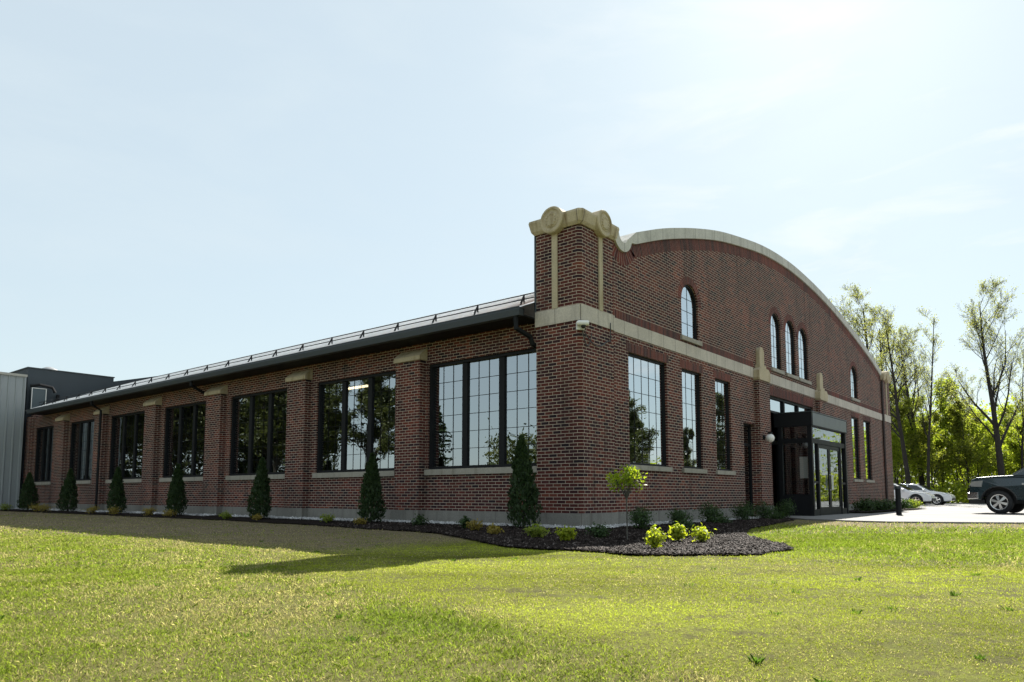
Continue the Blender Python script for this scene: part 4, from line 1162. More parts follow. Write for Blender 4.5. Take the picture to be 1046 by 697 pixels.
TN = [(-2.05, .55, .17, .17, 'rust', 'small rusty yellow plant in shaded mulch right of the biggest side window'),
      (-1.55, 1.45, .19, .2, 'rust', 'small straw coloured plant below the right end of the biggest side window'),
      (-1.30, 1.95, .14, .28, 'boxwood', 'thin upright dark green plant below the biggest side window'),
      (-1.15, 3.4, .22, .24, 'boxwood', 'small dark green plant right of the first bay pier'),
      (-1.3, 5.2, .18, .14, 'rust', 'tiny yellow plant right of the second arborvitae from the corner'),
      (-1.1, 6.7, .22, .18, 'goldgreen', 'small yellow green plant below the second side window'),
      (-1.15, 9.75, .18, .14, 'rust', 'tiny yellow plant beside the third arborvitae from the corner'),
      (-1.15, 11.35, .2, .2, 'goldgreen', 'small yellow green plant below the third side window'),
      (-1.1, 14.8, .24, .2, 'rust', 'small yellow plant right of the fourth arborvitae from the corner'),
      (-1.1, 16.2, .28, .26, 'rust', 'small yellow plant left of the fourth arborvitae from the corner'),
      (-1.1, 18.9, .3, .26, 'rust', 'small yellow plant right of the fifth arborvitae from the corner'),
      (-1.1, 20.75, .3, .26, 'rust', 'small yellow plant left of the fifth arborvitae, right of the downspout foot'),
      (-1.1, 25.5, .36, .3, 'rust', 'small straw coloured plant between the two far arborvitae, nearer one'),
      (-1.1, 26.4, .36, .3, 'rust', 'small straw coloured plant between the two far arborvitae, farther one'),
      (-1.2, 29.9, .35, .3, 'goldgreen', 'small yellow green plant at the foot of the pale metal shed')]
for i, (x, y, rad, h, mt, lb) in enumerate(TN):
    shrub('small_plant', x, y, rad, h, M[mt], 420, .05, 70 + i, lb, 'small plants along the side wall')
for i, (x, y, rad, h, mt, lb) in enumerate([(18.0, -.9, .6, .5, 'boxwood', 'dark green low shrub below the two right front windows'), (20.6, -.9, .6, .45, 'boxwood', 'dark green low shrub below the rightmost front windows, nearer the right corner'),
       (23.6, -1.0, .55, .5, 'boxwood', 'dark green low shrub at the right corner pier'), (27.9, -.7, .42, .42, 'goldgreen', 'yellow green bush past the right corner behind the bollard'), (26.0, -.9, .36, .4, 'goldgreen', 'pale green bush between the bollard and the brick corner')]):
    shrub('low_shrub', x, y, rad, h, M[mt], 900, .09, 110 + i, lb, 'shrubs at the right end of the front wall', zoff=.04)

# young topiary tree
def young_tree(x, y):
    r_ = np.random.default_rng(5)
    t = empty('young_tree', (x, y, tz(x, y) + .02)); tag(t, 'slim young tree with a round yellow green crown standing in the mulch', 'tree')
    m = MB(); m.tube([(0, 0, 0), (.01, .005, .35), (-.004, .0, .66)], [.013, .011, .010], 7)
    m.tube([(-.004, 0, .63), (-.004, 0, .70)], [.016, .016], 7)
    tips = []
    for k in range(16):
        a = 2*PI*k/16 + r_.uniform(-.2, .2); sp = r_.uniform(.35, 1); e = Vector((.26*sp*math.cos(a), .26*sp*math.sin(a), r_.uniform(.90, 1.20)))
        md = Vector((e.x*.35, e.y*.35, .80)); m.tube([(-.004, 0, .66), md, e], [.007, .005, .002], 5); tips.append(e)
        for q in range(3):
            s2 = e + Vector(r_.normal(0, .09, 3)); s2.z = max(.84, s2.z); m.tube([md.lerp(e, .5), s2], [.003, .0015], 4); tips.append(s2)
    m.build('trunk', M['bark_grey'], t)
    n = 900; T_ = np.array([list(v) for v in tips]); k = r_.integers(0, len(T_), n)
    P = T_[k] + r_.normal(0, .052, (n, 3)); c = np.array([0, 0, .98])
    d_ = P - c; e_ = np.sqrt((d_[:, 0]/.35)**2 + (d_[:, 1]/.35)**2 + (d_[:, 2]/.26)**2); P = P[e_ < 1.02]
    N_ = (P - c); N_ /= np.linalg.norm(N_, axis=1)[:, None]; N_ = N_*.5 + r_.normal(0, .6, P.shape) + np.array([0, 0, .3]); N_ /= np.linalg.norm(N_, axis=1)[:, None]
    foliage('crown', M['topiary'], t, leaf_cards(P, N_, .05, r_, .7), r_)
young_tree(-1.66, -1.98)

# ------------------------------------------------------------------ bigger trees
def grow_tree(seed, H, tr, spread, crown_base=.3, levels=3, lean=.02, up=.35, n1=14, wig=.12, fork=False):
    rr = random.Random(seed); m = MB(); tips = []
    def branch(p, d, L_, r0, lev, sides):
        nseg = 6 if lev == 0 else (4 if lev < 3 else 2)
        pts = [p.copy()]; rad = [r0]; d = d.normalized(); q = p.copy()
        for i in range(nseg):
            wg = wig*.28 if lev == 0 else wig
            d = (d + Vector((rr.gauss(0, wg), rr.gauss(0, wg), rr.gauss(0, wg*.6) + (up*.25 if lev > 0 else .12)))).normalized()
            q = q + d*(L_/nseg); pts.append(q.copy()); rad.append(max(.006, r0*(1 - (i+1)/nseg*(.86 if lev == 0 else .8))))
        m.tube(pts, rad, sides, caps=False)
        if lev >= levels:
            tips.extend(pts[1:]); return
        if lev >= levels - 1: tips.append(pts[-1])
        nch = n1 if lev == 0 else (7 if lev == 1 else (6 if lev == 2 else 5))
        for k in range(nch):
            f0 = crown_base if lev == 0 else .25
            f = f0 + (1 - f0)*((k + rr.random())/nch)
            i = min(nseg - 1, int(f*nseg)); fr_ = f*nseg - i
            bp = pts[i].lerp(pts[i+1], fr_); br = rad[i]*(1-fr_) + rad[i+1]*fr_
            ax = (pts[i+1] - pts[i]).normalized(); az = rr.uniform(0, 2*PI) + k*2.4
            side = ax.orthogonal().normalized(); side.rotate(Matrix.Rotation(az, 3, ax))
            ang = R(rr.uniform(24, 46)) if lev == 0 else R(rr.uniform(24, 52))
            nd = ax*math.cos(ang) + side*math.sin(ang)
            if lev == 0: ll = H*spread*(1.15 - .8*f)*rr.uniform(.75, 1.2)
            else: ll = L_*rr.uniform(.32, .55)*(1.15 - .45*f)
            branch(bp, nd, ll, max(.008, br*rr.uniform(.42, .62)), lev + 1, 6 if lev == 0 else (4 if lev == 1 else 3))
    branch(Vector((0, 0, -.1)), Vector((lean, lean*.4, 1)), H*.93, tr, 0, 9)
    if fork:
        branch(Vector((0, 0, H*.18)), Vector((-.32, .12, 1)), H*.62, tr*.6, 0, 7)
    return m, np.array([list(v) for v in tips])
def tree_protos(seed, H, tr, spread, nleaf, leaf, mat, bark, **kw):
    r_ = np.random.default_rng(seed)
    m, tips = grow_tree(seed, H, tr, spread, **kw)
    tm = m.mesh('trunk', fix=False); tm.materials.append(bark)
    tm.polygons.foreach_set('use_smooth', [True]*len(tm.polygons))
    k = r_.integers(0, len(tips), nleaf)
    P = tips[k] + r_.normal(0, .16, (nleaf, 3)); N_ = r_.normal(size=(nleaf, 3)); N_ /= np.linalg.norm(N_, axis=1)[:, None]
    cm = tri_mesh('crown', leaf_cards(P, N_, leaf, r_, .75), r_.random(nleaf)); cm.materials.append(mat)
    return tm, cm
def place_tree(pr, x, y, rz, s, name, label, group=None, sz=None):
    t = empty(name, (x, y, min(tz(x, y), -.04)), rz); t.scale = (s, s, sz or s); tag(t, label, 'tree', group)
    for nm, me in (('trunk', pr[0]), ('crown', pr[1])):
        o = bpy.data.objects.new(nm, me); o.parent = t; col.objects.link(o)
    return t
def at(px, D):
    L_ = (px - 523)/743.4*D
    return (CAM[0] + L_*.6335 + D*.7737, CAM[1] - L_*.7737 + D*.6335)
big = tree_protos(3, 18.0, .29, .38, 6500, .10, M['spring_pale'], M['bark_dark'], n1=17, crown_base=.24, up=.6, levels=4)
mid_ = tree_protos(8, 16.0, .22, .27, 3000, .10, M['spring_pale'], M['bark_dark'], n1=15, crown_base=.34, up=.6, levels=4)
slim = tree_protos(12, 16.0, .14, .20, 1500, .10, M['spring_pale'], M['bark_dark'], n1=14, crown_base=.35, up=.6)
leafy = tree_protos(17, 11.0, .16, .34, 6500, .17, M['spring'], M['bark_dark'], n1=14, crown_base=.22, up=.35)
M['olive_dark'] = m_leaf('dark_olive_leaf', (.022, .034, .008), (.075, .085, .020), .25)
reflt = tree_protos(37, 11.0, .20, .36, 26000, .15, M['olive_dark'], M['bark_dark'], n1=15, crown_base=.12, up=.3)
small = tree_protos(23, 7.0, .08, .42, 5200, .17, M['under'], M['bark_dark'], n1=13, crown_base=.08, up=.3, levels=2)
small2 = tree_protos(29, 8.0, .08, .40, 4600, .17, M['under2'], M['bark_dark'], n1=13, crown_base=.1, up=.3, levels=2)
GT = 'woodland trees behind the car park'
place_tree(big, *at(1027, 57), .4, .98, 'bare_tree', 'broad bare spring tree rising behind the pickup truck, thickest trunk at the right', GT)
place_tree(mid_, *at(931, 57), 1.3, .97, 'bare_tree', 'tall bare tree with thick leaning trunk above the two white cars', GT)
place_tree(slim, *at(949, 56), 2.6, .97, 'bare_tree', 'slender straight bare tree just right of the thick leaning trunk', GT)
place_tree(big, *at(893, 76), 2.9, 1.22, 'bare_tree', 'wide pale budding crown showing above the curve of the gable', GT)
place_tree(slim, *at(916, 63), .7, .95, 'bare_tree', 'thin bare tree closest to the right corner of the brick hall', GT)
place_tree(mid_, *at(1072, 66), 4.0, 1.0, 'bare_tree', 'bare tree at the right edge of the wood beyond the truck', GT)
place_tree(slim, *at(1003, 70), 5.1, .78, 'bare_tree', 'short thin bare tree between the white cars and the truck', GT)
place_tree(big, *at(944, 64), 1.1, .86, 'bare_tree', 'broad fine branched bare tree behind the slender straight trunk', GT)
place_tree(mid_, *at(910, 69), 2.2, 1.12, 'bare_tree', 'tall bare tree half hidden behind the right end of the gable', GT)
place_tree(mid_, *at(985, 68), 5.6, .80, 'bare_tree', 'medium bare tree left of the broad bare tree, above the gap beside the truck', GT)
place_tree(slim, *at(1046, 60), 3.3, .86, 'bare_tree', 'thin leaning bare tree right behind the pickup cab', GT)
GL = 'leafy trees in the wood'
place_tree(leafy, *at(965, 66), .2, 1.0, 'leafy_tree', 'fresh green tree with round crown right of the slender bare trunk', GL)
place_tree(leafy, *at(922, 66), 1.9, .95, 'leafy_tree', 'fresh green tree behind the leaning trunk beside the brick corner', GL)
place_tree(leafy, *at(1010, 72), 3.6, .82, 'leafy_tree', 'olive green tree left of the broad bare tree', GL)
place_tree(leafy, *at(1070, 70), 5.0, .95, 'leafy_tree', 'fresh green tree at the right edge behind the pickup cab', GL)
place_tree(leafy, *at(945, 73), 4.4, .95, 'leafy_tree', 'fresh green tree between the two trunks above the white cars', GL)
place_tree(leafy, *at(990, 74), 1.4, .85, 'leafy_tree', 'fresh green tree above the gap between the cars and the truck', GL)
place_tree(leafy, *at(1040, 75), 3.0, .9, 'leafy_tree', 'fresh green tree right of the broad bare trunk', GL)
place_tree(leafy, *at(1130, 72), 2.4, 1.0, 'leafy_tree', 'green tree outside the right edge of the photo', GL)
k = 0
words = ['beside the brick corner', 'behind the left white car', 'above the roof of the left white car', 'between the leaning and slender trunks', 'behind the right white car', 'just right of the right white car',
         'in the gap between cars and truck', 'left of the truck grille', 'behind the truck headlight', 'behind the truck hood', 'below the broad bare tree', 'behind the truck windscreen', 'at the right edge of the photo', 'beyond the right edge', 'farther beyond the right edge']
for i, px in enumerate([906, 918, 929, 941, 953, 966, 979, 991, 1003, 1015, 1028, 1041, 1056, 1075, 1098]):
    D = 60 + (i*37 % 7)*1.1; pr = small if i % 3 != 1 else small2
    c_ = 'bright yellow green' if pr is small else 'olive green'
    place_tree(pr, *at(px, D), i*1.7, .85 + .28*((i*53 % 11)/11), 'undergrowth_bush', c_ + ' bush at the wood edge ' + words[i], 'undergrowth bushes at the wood edge')

# far wood and hedge mass: reads as one mass
def wood_mass(name, pts, hmin, hmax, n, leaf, mat, seed, label, thick=5):
    r_ = np.random.default_rng(seed); pts = np.array(pts)
    seg = np.linalg.norm(np.diff(pts, axis=0), axis=1); cum = np.concatenate([[0], np.cumsum(seg)])
    s_ = r_.uniform(0, cum[-1], n); i = np.clip(np.searchsorted(cum, s_) - 1, 0, len(seg)-1); f = (s_ - cum[i])/seg[i]
    p = pts[i] + (pts[i+1]-pts[i])*f[:, None]
    off = r_.normal(0, thick*.5, n); d = (pts[i+1]-pts[i])/seg[i][:, None]; p = p + np.stack([-d[:, 1], d[:, 0]], -1)*off[:, None]
    hh = hmin + (hmax-hmin)*fbm(s_, off*.3, .13, seed)**1.3*1.5
    cl = fbm(s_, off + 50, .55, seed+3)
    z = hh*r_.beta(1.3, 1.1, n)*(.75 + .5*cl)
    P = np.stack([p[:, 0], p[:, 1], z], -1); N_ = r_.normal(size=(n, 3)); N_ /= np.linalg.norm(N_, axis=1)[:, None]
    me = tri_mesh(name, leaf_cards(P, N_, leaf, r_, .75), r_.random(n)); o = link_mesh(name, me, mat); tag(o, label, 'wood', kind='stuff')
a0 = [at(x, 80) for x in (860, 930, 1000, 1070, 1150, 1300)]
wood_mass('far_wood', a0, 5.5, 10.5, 44000, .34, M['under'], 41, 'green spring wood closing the view behind the car park', 7)
wood_mass('wood_floor', [at(x, 62) for x in (895, 960, 1030, 1120, 1250)], .4, 2.2, 9000, .26, M['under'], 43, 'low weedy growth along the edge of the wood', 4)

# trees across the lawn, seen only in the window panes
GR = 'trees across the lawn reflected in the windows'
conifer_me = None
def conifer(seed, H, rad):
    r_ = np.random.default_rng(seed); m = MB(); m.tube([(0, 0, -.1), (0, 0, H*.96)], [.2, .02], 7); Ps = []
    nl = 22
    for i in range(nl):
        z = H*(.06 + .9*i/nl); L_ = rad*(1 - i/nl)**.8*r_.uniform(.75, 1.1) + .15
        for k in range(9):
            a = r_.uniform(0, 2*PI); e = np.array([L_*math.cos(a), L_*math.sin(a), z - L_*.18]); m.tube([(0, 0, z), tuple(e)], [.03, .008], 3, caps=False)
            for f in np.linspace(.25, 1, 16): Ps.append(np.array([e[0]*f, e[1]*f, z - L_*.18*f]) + r_.normal(0, .12, 3))
    P = np.array(Ps); N_ = r_.normal(size=P.shape)*np.array([.5, .5, 1]); N_ /= np.linalg.norm(N_, axis=1)[:, None]
    tm = m.mesh('trunk', fix=False); tm.materials.append(M['bark_dark']); cm = tri_mesh('crown', leaf_cards(P, N_, .42, r_, .5), r_.random(len(P))); cm.materials.append(M['evergreen'])
    return tm, cm
con = conifer(4, 11.5, 2.6)
place_tree(con, -33.5, 38.5, 0, .85, 'conifer', 'dark spruce reflected at the left of the largest side window', GR)
place_tree(con, -24.5, 53, 1.0, 1.2, 'conifer', 'tall dark spruce reflected in the third side window', GR)
place_tree(con, -12.0, 62, 2.0, 1.1, 'conifer', 'dark spruce reflected beside the far pale shed', GR)
for i, (x, y, s, wd) in enumerate([(-31, 44.5, 1.25, 'right part of the second side window'), (-28, 48, 1.35, 'left part of the second side window'), (-24, 49, 1.3, 'right part of the third side window'), (-20, 53, 1.3, 'gap between third and fourth side windows'),
        (-17, 55, 1.3, 'fourth side window'), (-13.5, 57, 1.3, 'fifth side window, right part'), (-10, 58, 1.35, 'fifth side window, left part')]):
    place_tree(reflt, x, y, i*1.3, s, 'leafy_tree', 'olive green tree across the lawn mirrored in the ' + wd, GR)
wood_mass('far_wood', [(-66, 2), (-60, 20), (-54, 34), (-47, 44)], 4.0, 7.5, 42000, .3, M['olive_dark'], 45, 'low wooded bank across the lawn reflected in the largest side window', 7)
wood_mass('far_wood', [(-36, 56), (-28, 63), (-14, 70), (2, 76)], 9, 15, 60000, .34, M['olive_dark'], 46, 'tall wood across the lawn reflected in the smaller side windows', 7)
for x, y, s, pr, k, wd in [(37, -20.3, .80, reflt, 1, 'lower left of the first front window'), (42, -22.5, .62, reflt, 2, 'lower middle of the first front window'), (44, -18.5, .55, reflt, 3, 'bottom of the second front window'), (45, -15.5, .80, reflt, 4, 'left half of the third front window')]:
    place_tree(pr, x, y, k*2.1, s, 'leafy_tree', 'tree beside the car park mirrored in the ' + wd, 'trees mirrored in the front windows')

wood_mass('far_wood', [(72, 2), (70, -22), (62, -45), (45, -66), (20, -80), (-10, -84)], 1.5, 4.6, 26000, .4, M['under2'], 47, 'wooded edge beyond the car park reflected in the entrance doors', 7)

# ------------------------------------------------------------------ vehicles
M['car_white'] = m_plain('white_car_paint', (.72, .73, .74), .25, .0, .6, namt=.01, Coat_Weight=.8, Coat_Roughness=.05)
M['truck_paint'] = m_plain('dark_teal_paint', (.018, .038, .046), .28, .35, .6, namt=.02, Coat_Weight=1.0, Coat_Roughness=.04)
M['chrome'] = m_plain('chrome', (.75, .76, .77), .28, 1.0, .5, namt=.02)
M['car_glass'] = m_plain('car_glass', (.012, .015, .016), .04, .0, .9, namt=.02)
M['lamp_glass'] = m_plain('headlight_glass', (.45, .45, .44), .1, .3, .8, namt=.05)
M['red_lamp'] = m_plain('red_lamp', (.30, .01, .01), .15, .0, .7, namt=.05)
M['tyre'] = m_plain('tyre', (.016, .016, .017), .8, namt=.2)
M['black_trim'] = m_plain('black_trim', (.012, .012, .013), .6, namt=.1)

def outline_wheel(profile, wheels, z_bot, r_arch):
    """closed side outline (x,z): given top profile from front to back, returns loop with wheel arches cut from the bottom"""
    bot = []
    for (wx, wz) in wheels:      # ordered back -> front along decreasing x
        pts = []
        for k in range(13):
            a = PI*k/12; pts.append((wx + r_arch*math.cos(a), wz + r_arch*math.sin(a)))
        pts = [p for p in pts if p[1] > z_bot]
        bot += [(pts[0][0], z_bot)] + pts + [(pts[-1][0], z_bot)]
    return profile + bot
def wheel(parent, x, y, z, r_, w, side, spokes=6):
    t_ = MB(); Mx = Matrix.Translation((x, y, z)) @ Matrix.Rotation(R(90), 4, 'X')
    t_.lathe([(r_*.66, -w/2), (r_*.93, -w/2), (r_*.985, -w*.38), (r_, -w*.2), (r_, w*.2), (r_*.985, w*.38), (r_*.93, w/2), (r_*.66, w/2), (r_*.64, w*.3), (r_*.64, -w*.3), (r_*.66, -w/2)], 28, Mx, caps=False)
    ty = t_.build('wheel', M['tyre'], parent, True)
    m = MB(); s = side*w/2
    def P(rad, a, d): return (x + rad*math.cos(a), y + s - side*d, z + rad*math.sin(a))
    n = 28
    m.raw([P(rr, 2*PI*k/n, d) for rr, d in ((r_*.67, -.004), (r_*.61, .0), (r_*.59, .06)) for k in range(n)],
          [(i*n+k, i*n+(k+1) % n, (i+1)*n+(k+1) % n, (i+1)*n+k) for i in range(2) for k in range(n)])
    for k in range(spokes):
        a = 2*PI*k/spokes + .3; da = .24; db = .20
        q = [P(r_*.12, a-.6, .0), P(r_*.60, a-db, .012), P(r_*.60, a+db, .012), P(r_*.12, a+.6, .0)]
        q2 = [(u, v - side*.05, w_) for u, v, w_ in q]
        m.raw(q + q2, [(0,1,2,3), (7,6,5,4), (0,4,5,1), (2,6,7,3), (1,5,6,2), (3,7,4,0)])
    m.lathe([(0, 0), (r_*.16, 0), (r_*.15, .02), (0, .025)], 14, Matrix.Translation((x, y + s, z)) @ Matrix.Rotation(R(90*side), 4, 'X'))
    m.build('rim', M['chrome'], ty)
    m = MB(); m.lathe([(0, 0), (r_*.64, 0), (r_*.64, .02), (0, .02)], 20, Matrix.Translation((x, y + s - side*.10, z)) @ Matrix.Rotation(R(90), 4, 'X')); m.build('brake', M['black_trim'], ty)

def tumble(mb_me, z0, z1, k):
    """pull the sides in above z0 (tumblehome)"""
    for v in mb_me.vertices:
        if v.co.z > z0: v.co.y *= 1 - k*(v.co.z - z0)/(z1 - z0)

def truck(x, y, hd):
    t = empty('pickup_truck', (x, y, 0), hd); tag(t, 'dark teal pickup truck with chrome bumper parked at the right edge', 'truck')
    # local +X = forward, front axle at x=0, y=+ left side
    zc, rw, W2 = .405, .405, 1.0
    prof = [(-4.75, .62), (-4.75, 1.25), (-4.60, 1.36), (-1.9, 1.36), (-1.2, 1.36), (-.62, 1.34), (.2, 1.31), (.66, 1.27), (.84, 1.19), (.91, .95), (.91, .62), (.82, .47)]
    # order: front going down then back along the bottom with arches (front wheel first)
    lp = list(prof)
    for wx in (0.0, -3.65):
        arc = [(wx + .53*math.cos(PI*k/12), zc + .53*math.sin(PI*k/12)) for k in range(13)]; arc = [p for p in arc if p[1] > .47]
        lp += [(arc[0][0], .47)] + arc + [(arc[-1][0], .47)]
    lp += [(-4.70, .50)]
    m = MB(); m.prism([(a, -W2 + .02, b) for a, b in lp], (0, 2*W2 - .04, 0))
    body = m.build('body', M['truck_paint'], t, bevel=.035)
    me = body.data
    for v in me.vertices:
        if v.co.x > -.1: v.co.y *= 1 - .10*((v.co.x + .1)/1.0)**2
        if v.co.z > 1.1 and v.co.x > -1.3: v.co.y *= 1 - .10*(v.co.z - 1.1)/.3
    # cab
    m = MB(); cab = [(-.40, 1.30), (-1.20, 1.80), (-1.55, 1.88), (-2.9, 1.88), (-3.12, 1.80), (-3.22, 1.30)]
    m.prism([(a, -.94, b) for a, b in cab], (0, 1.88, 0)); cb = m.build('cab', M['truck_paint'], t, bevel=.04); tumble(cb.data, 1.3, 1.9, .17)
    # glass: windscreen + side windows as thin solid slabs
    m = MB(); m.prism([(-.44, -.80, 1.345), (-1.18, -.70, 1.79), (-1.18, .70, 1.79), (-.44, .80, 1.345)], (.03, 0, .045)); m.build('windscreen', M['car_glass'], t)
    for s in (-1, 1):
        for win in ([(-.78, 1.40), (-1.32, 1.77), (-2.02, 1.79), (-2.02, 1.40)], [(-2.12, 1.40), (-2.12, 1.79), (-2.78, 1.79), (-2.98, 1.70), (-3.05, 1.40)]):
            m = MB(); m.prism([(a, s*(.945*(1 - .17*(b-1.3)/.6) - .005), b) for a, b in win], (0, s*.014, 0)); m.build('window', M['car_glass'], t)
        m = MB(); m.box(-.92, -1.12, s*1.0, s*1.20, 1.38, 1.58); m.box(-.98, -1.06, s*.90, s*1.01, 1.40, 1.46); m.build('mirror', M['truck_paint'], t, bevel=.02)
        # doors (proud panels), handle, badge and side strip
        for a, b in ((-.92, -2.05), (-2.08, -3.1)):
            m = MB(); m.box(a, b, s*.983, s*.992, .62, 1.34); d_ = m.build('door', M['truck_paint'], t)
            m = MB(); m.box(b + .1, b + .30, s*.993, s*1.02, 1.16, 1.20); m.build('handle', M['chrome'], d_)
        m = MB(); m.box(-.92, -3.4, s*.985, s*1.002, .555, .615); m.build('side_trim', M['chrome'], t)
        m = MB(); m.box(-.70, -.90, s*.982, s*.990, 1.0, 1.06); m.build('badge', M['chrome'], t)
        m = MB(); m.prism([(.46, s*.90, 1.16), (.80, s*.83, 1.13), (.90, s*.80, .96), (.50, s*.90, .94)], (.02, s*.07, 0)); m.build('headlight', M['lamp_glass'], t)
        # wheel arch lip
        for wx in (0, -3.65):
            m = MB(); m.tube([(wx + .535*math.cos(a), s*.965, zc + .535*math.sin(a)) for a in np.linspace(R(8), R(172), 14)], .022, 6)
            m.build('arch_lip', M['black_trim'], t)
        for wx in (0, -3.65): wheel(t, wx, s*.83, zc, rw, .27, s)
    m = MB(); m.box(.885, .945, -.62, .62, .78, 1.16)
    g = m.build('grille', M['black_trim'], t)
    m = MB()
    for k in range(4): m.box(.946, .965, -.60, .60, .82 + k*.09, .85 + k*.09)
    m.build('grille_bar', M['chrome'], g)
    m = MB(); m.prism([(.62, -.97, .52), (.99, -.86, .50), (1.04, 0, .50), (.99, .86, .50), (.62, .97, .52), (.62, .97, .74), (.97, .86, .76), (1.02, 0, .76), (.97, -.86, .76), (.62, -.97, .74)][0:5], (0, 0, .235)); m.build('bumper', M['chrome'], t, bevel=.03)
    m = MB(); m.box(.45, .93, -.88, .88, .34, .49); m.build('valance', M['black_trim'], t)
    m = MB(); m.box(-4.5, .4, -.70, .70, .36, .60); m.box(-.62, .62, -.68, .68, .6, 1.02); m.box(-4.3, -3.0, -.68, .68, .6, 1.02); m.build('chassis', M['black_trim'], t)
    m = MB(); m.box(-4.88, -4.72, -.92, .92, .50, .70); m.build('rear_bumper', M['chrome'], t)
    for s in (-1, 1):
        m = MB(); m.box(-4.76, -4.70, s*.80, s*.96, .90, 1.30); m.build('tail_lamp', M['red_lamp'], t)
truck(19.24, -5.27, R(82))

def sedan(x, y, hd, label):
    t = empty('parked_car', (x, y, 0), hd); tag(t, label, 'car', 'white cars in the car park')
    zc, rw, W2 = .33, .33, .90
    prof = [(-3.75, .45), (-3.72, .80), (-3.62, .98), (-3.2, 1.02), (-2.6, 1.0), (-1.0, .96), (-.3, .93), (.45, .80), (.78, .66), (.86, .48), (.82, .28)]
    lp = list(prof)
    for wx in (0.0, -2.75):
        arc = [(wx + .40*math.cos(PI*k/10), zc + .40*math.sin(PI*k/10)) for k in range(11)]; arc = [p for p in arc if p[1] > .25]
        lp += [(arc[0][0], .25)] + arc + [(arc[-1][0], .25)]
    lp += [(-3.70, .28)]
    m = MB(); m.prism([(a, -W2, b) for a, b in lp], (0, 2*W2, 0)); b_ = m.build('body', M['car_white'], t, bevel=.05)
    for v in b_.data.vertices:
        if v.co.x > -.2: v.co.y *= 1 - .20*((v.co.x + .2)/1.06)**2
        if v.co.x < -2.9: v.co.y *= 1 - .14*((-2.9 - v.co.x)/.85)**2
        if v.co.z > .7: v.co.y *= 1 - .09*(v.co.z - .7)/.35
    m = MB(); cab = [(-.35, .92), (-1.12, 1.36), (-1.45, 1.43), (-2.2, 1.43), (-2.6, 1.36), (-3.35, 1.0)]
    m.prism([(a, -.82, b) for a, b in cab], (0, 1.64, 0)); c_ = m.build('cabin', M['car_white'], t, bevel=.04); tumble(c_.data, .92, 1.45, .24)
    wsc = lambda z: .82*(1 - .24*(z - .92)/.53)
    m = MB(); m.prism([(-.42, -wsc(.97)+.05, .975), (-1.10, -wsc(1.33)+.05, 1.345), (-1.10, wsc(1.33)-.05, 1.345), (-.42, wsc(.97)-.05, .975)], (.025, 0, .035)); m.build('windscreen', M['car_glass'], t)
    m = MB(); m.prism([(-3.28, -wsc(1.05)+.06, 1.04), (-2.64, -wsc(1.33)+.05, 1.335), (-2.64, wsc(1.33)-.05, 1.335), (-3.28, wsc(1.05)-.06, 1.04)], (-.02, 0, .035)); m.build('rear_window', M['car_glass'], t)
    for s in (-1, 1):
        for win in ([(-.72, 1.0), (-1.20, 1.31), (-1.72, 1.37), (-1.72, 1.0)], [(-1.80, 1.0), (-1.80, 1.37), (-2.3, 1.36), (-2.62, 1.27), (-2.85, 1.05)]):
            m = MB(); m.prism([(a, s*(wsc(b) - .004), b) for a, b in win], (0, s*.014, 0)); m.build('window', M['car_glass'], t)
        m = MB(); m.box(-.62, -.82, s*.84, s*1.0, .95, 1.07); m.build('mirror', M['car_white'], t, bevel=.02)
        m = MB(); m.prism([(.40, s*.72, .74), (.70, s*.62, .66), (.76, s*.58, .56), (.45, s*.76, .60)], (.03, s*.03, .02)); m.build('headlight', M['lamp_glass'], t)
        m = MB(); m.box(-3.76, -3.66, s*.50, s*.74, .74, .88); m.build('tail_lamp', M['red_lamp'], t)
        for wx in (0, -2.75): wheel(t, wx, s*.78, zc, rw, .2, s, 5)
    m = MB(); m.box(.80, .88, -.5, .5, .30, .46); m.build('grille', M['black_trim'], t)
    m = MB(); m.box(-3.5, .5, -.66, .66, .2, .7); m.build('chassis', M['black_trim'], t)
def face(px, D, ang, label): pass
cx, cy = at(939, 47); sedan(cx, cy, R(-91), 'white saloon car nearest the brick corner, partly hidden behind the bollard')
cx, cy = at(960, 49.2); sedan(cx, cy, R(-91), 'white saloon car parked right of the other one, towards the truck')

# ------------------------------------------------------------------ sky, sun, camera
w = bpy.data.worlds.new('World'); scn.world = w; w.use_nodes = True
nt = w.node_tree; nt.nodes.clear()
SUN_AZ = math.atan2(.305, 1.205); SUN_EL = math.atan2(1, math.hypot(.305, 1.205))      # direction to the sun from +X towards +Y
sky = nt.nodes.new('ShaderNodeTexSky'); sky.sky_type = 'NISHITA'; sky.sun_disc = False
sky.sun_elevation = SUN_EL; sky.sun_rotation = PI/2 - SUN_AZ
sky.air_density = 1.2; sky.dust_density = .7; sky.ozone_density = .9; sky.altitude = 100
tc = nt.nodes.new('ShaderNodeTexCoord'); mp_ = nt.nodes.new('ShaderNodeMapping'); mp_.inputs['Scale'].default_value = (1.0, 1.0, 3.2)
nt.links.new(tc.outputs['Generated'], mp_.inputs['Vector'])
nz = nt.nodes.new('ShaderNodeTexNoise'); nz.inputs['Scale'].default_value = 2.6; nz.inputs['Detail'].default_value = 7; nz.inputs['Roughness'].default_value = .58; nz.inputs['Distortion'].default_value = .3
nt.links.new(mp_.outputs[0], nz.inputs['Vector'])
cr = nt.nodes.new('ShaderNodeValToRGB'); cr.color_ramp.elements[0].position = .48; cr.color_ramp.elements[0].color = (.74, .74, .74, 1); cr.color_ramp.elements[1].position = .78; cr.color_ramp.elements[1].color = (.86, .86, .86, 1)
nt.links.new(nz.outputs['Fac'], cr.inputs['Fac'])
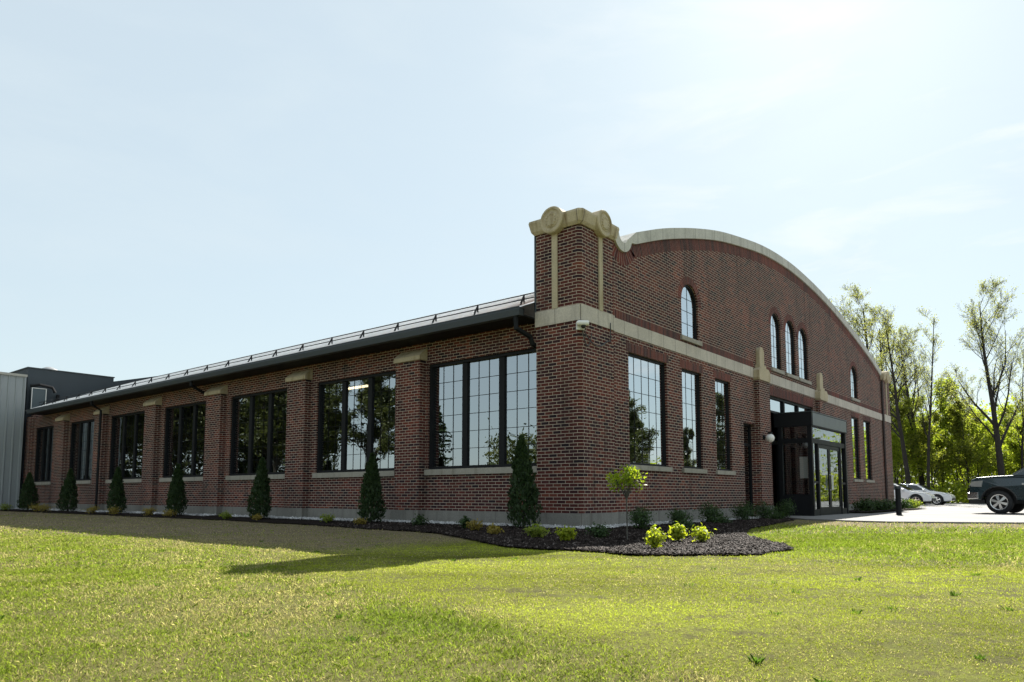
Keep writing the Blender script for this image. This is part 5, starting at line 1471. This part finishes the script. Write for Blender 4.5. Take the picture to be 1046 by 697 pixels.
tn = nt.nodes.new('ShaderNodeMix'); tn.data_type = 'RGBA'; tn.blend_type = 'MULTIPLY'; tn.inputs[0].default_value = 1; nt.links.new(sky.outputs[0], tn.inputs[6]); tn.inputs[7].default_value = (.90, 1.0, .96, 1)
mx = nt.nodes.new('ShaderNodeMix'); mx.data_type = 'RGBA'; nt.links.new(cr.outputs[0], mx.inputs[0]); nt.links.new(tn.outputs[2], mx.inputs[6]); mx.inputs[7].default_value = (5.35, 6.1, 6.5, 1)
nz2 = nt.nodes.new('ShaderNodeTexNoise'); nz2.inputs['Scale'].default_value = 4.2; nz2.inputs['Detail'].default_value = 8; nz2.inputs['Roughness'].default_value = .6; nz2.inputs['Distortion'].default_value = .5
mp2 = nt.nodes.new('ShaderNodeMapping'); mp2.inputs['Scale'].default_value = (1, 1, 4.5); mp2.inputs['Location'].default_value = (.35, .1, 0); nt.links.new(tc.outputs['Generated'], mp2.inputs['Vector']); nt.links.new(mp2.outputs[0], nz2.inputs['Vector'])
cr2 = nt.nodes.new('ShaderNodeValToRGB'); cr2.color_ramp.elements[0].position = .50; cr2.color_ramp.elements[0].color = (0, 0, 0, 1); cr2.color_ramp.elements[1].position = .74; cr2.color_ramp.elements[1].color = (.7, .7, .7, 1); nt.links.new(nz2.outputs['Fac'], cr2.inputs['Fac'])
mx2 = nt.nodes.new('ShaderNodeMix'); mx2.data_type = 'RGBA'; sx = nt.nodes.new('ShaderNodeSeparateXYZ'); nt.links.new(tc.outputs['Generated'], sx.inputs[0])
mr = nt.nodes.new('ShaderNodeMapRange'); mr.interpolation_type = 'SMOOTHSTEP'; nt.links.new(sx.outputs[1], mr.inputs[0]); mr.inputs[1].default_value = .2; mr.inputs[2].default_value = .62; mr.inputs[3].default_value = 1; mr.inputs[4].default_value = .03
mm_ = nt.nodes.new('ShaderNodeMath'); mm_.operation = 'MULTIPLY'; nt.links.new(cr2.outputs[0], mm_.inputs[0]); nt.links.new(mr.outputs[0], mm_.inputs[1]); nt.links.new(mm_.outputs[0], mx2.inputs[0]); nt.links.new(mx.outputs[2], mx2.inputs[6]); mx2.inputs[7].default_value = (7.3, 7.5, 7.5, 1)
bg = nt.nodes.new('ShaderNodeBackground'); bg.inputs['Strength'].default_value = .058
nt.links.new(mx2.outputs[2], bg.inputs['Color'])
wo = nt.nodes.new('ShaderNodeOutputWorld'); nt.links.new(bg.outputs[0], wo.inputs['Surface'])

ld = bpy.data.lights.new('sun', 'SUN'); ld.energy = 5.0; ld.angle = R(.53); ld.color = (1, .95, .86)
lo = bpy.data.objects.new('sun', ld); col.objects.link(lo)
dirv = Vector((-1.205, -.305, -1)); lo.rotation_euler = dirv.to_track_quat('-Z', 'Y').to_euler(); lo.location = (30, 8, 40)

cd = bpy.data.cameras.new('camera'); cam = bpy.data.objects.new('camera', cd); col.objects.link(cam)
cd.sensor_width = 36; cd.lens = 740.336/1046*36; cd.shift_x = 0; cd.shift_y = (438.8 - 348.5)/1046; cd.clip_start = .05; cd.clip_end = 5000
cam.location = CAM; cam.rotation_euler = (R(90 + 5.2), R(0), R(39.2681 - 90))
scn.camera = cam
scn.view_settings.view_transform = 'Standard'; scn.view_settings.look = 'None'; scn.view_settings.exposure = 1.3; scn.view_settings.gamma = 1
scn.view_settings.use_curve_mapping = False
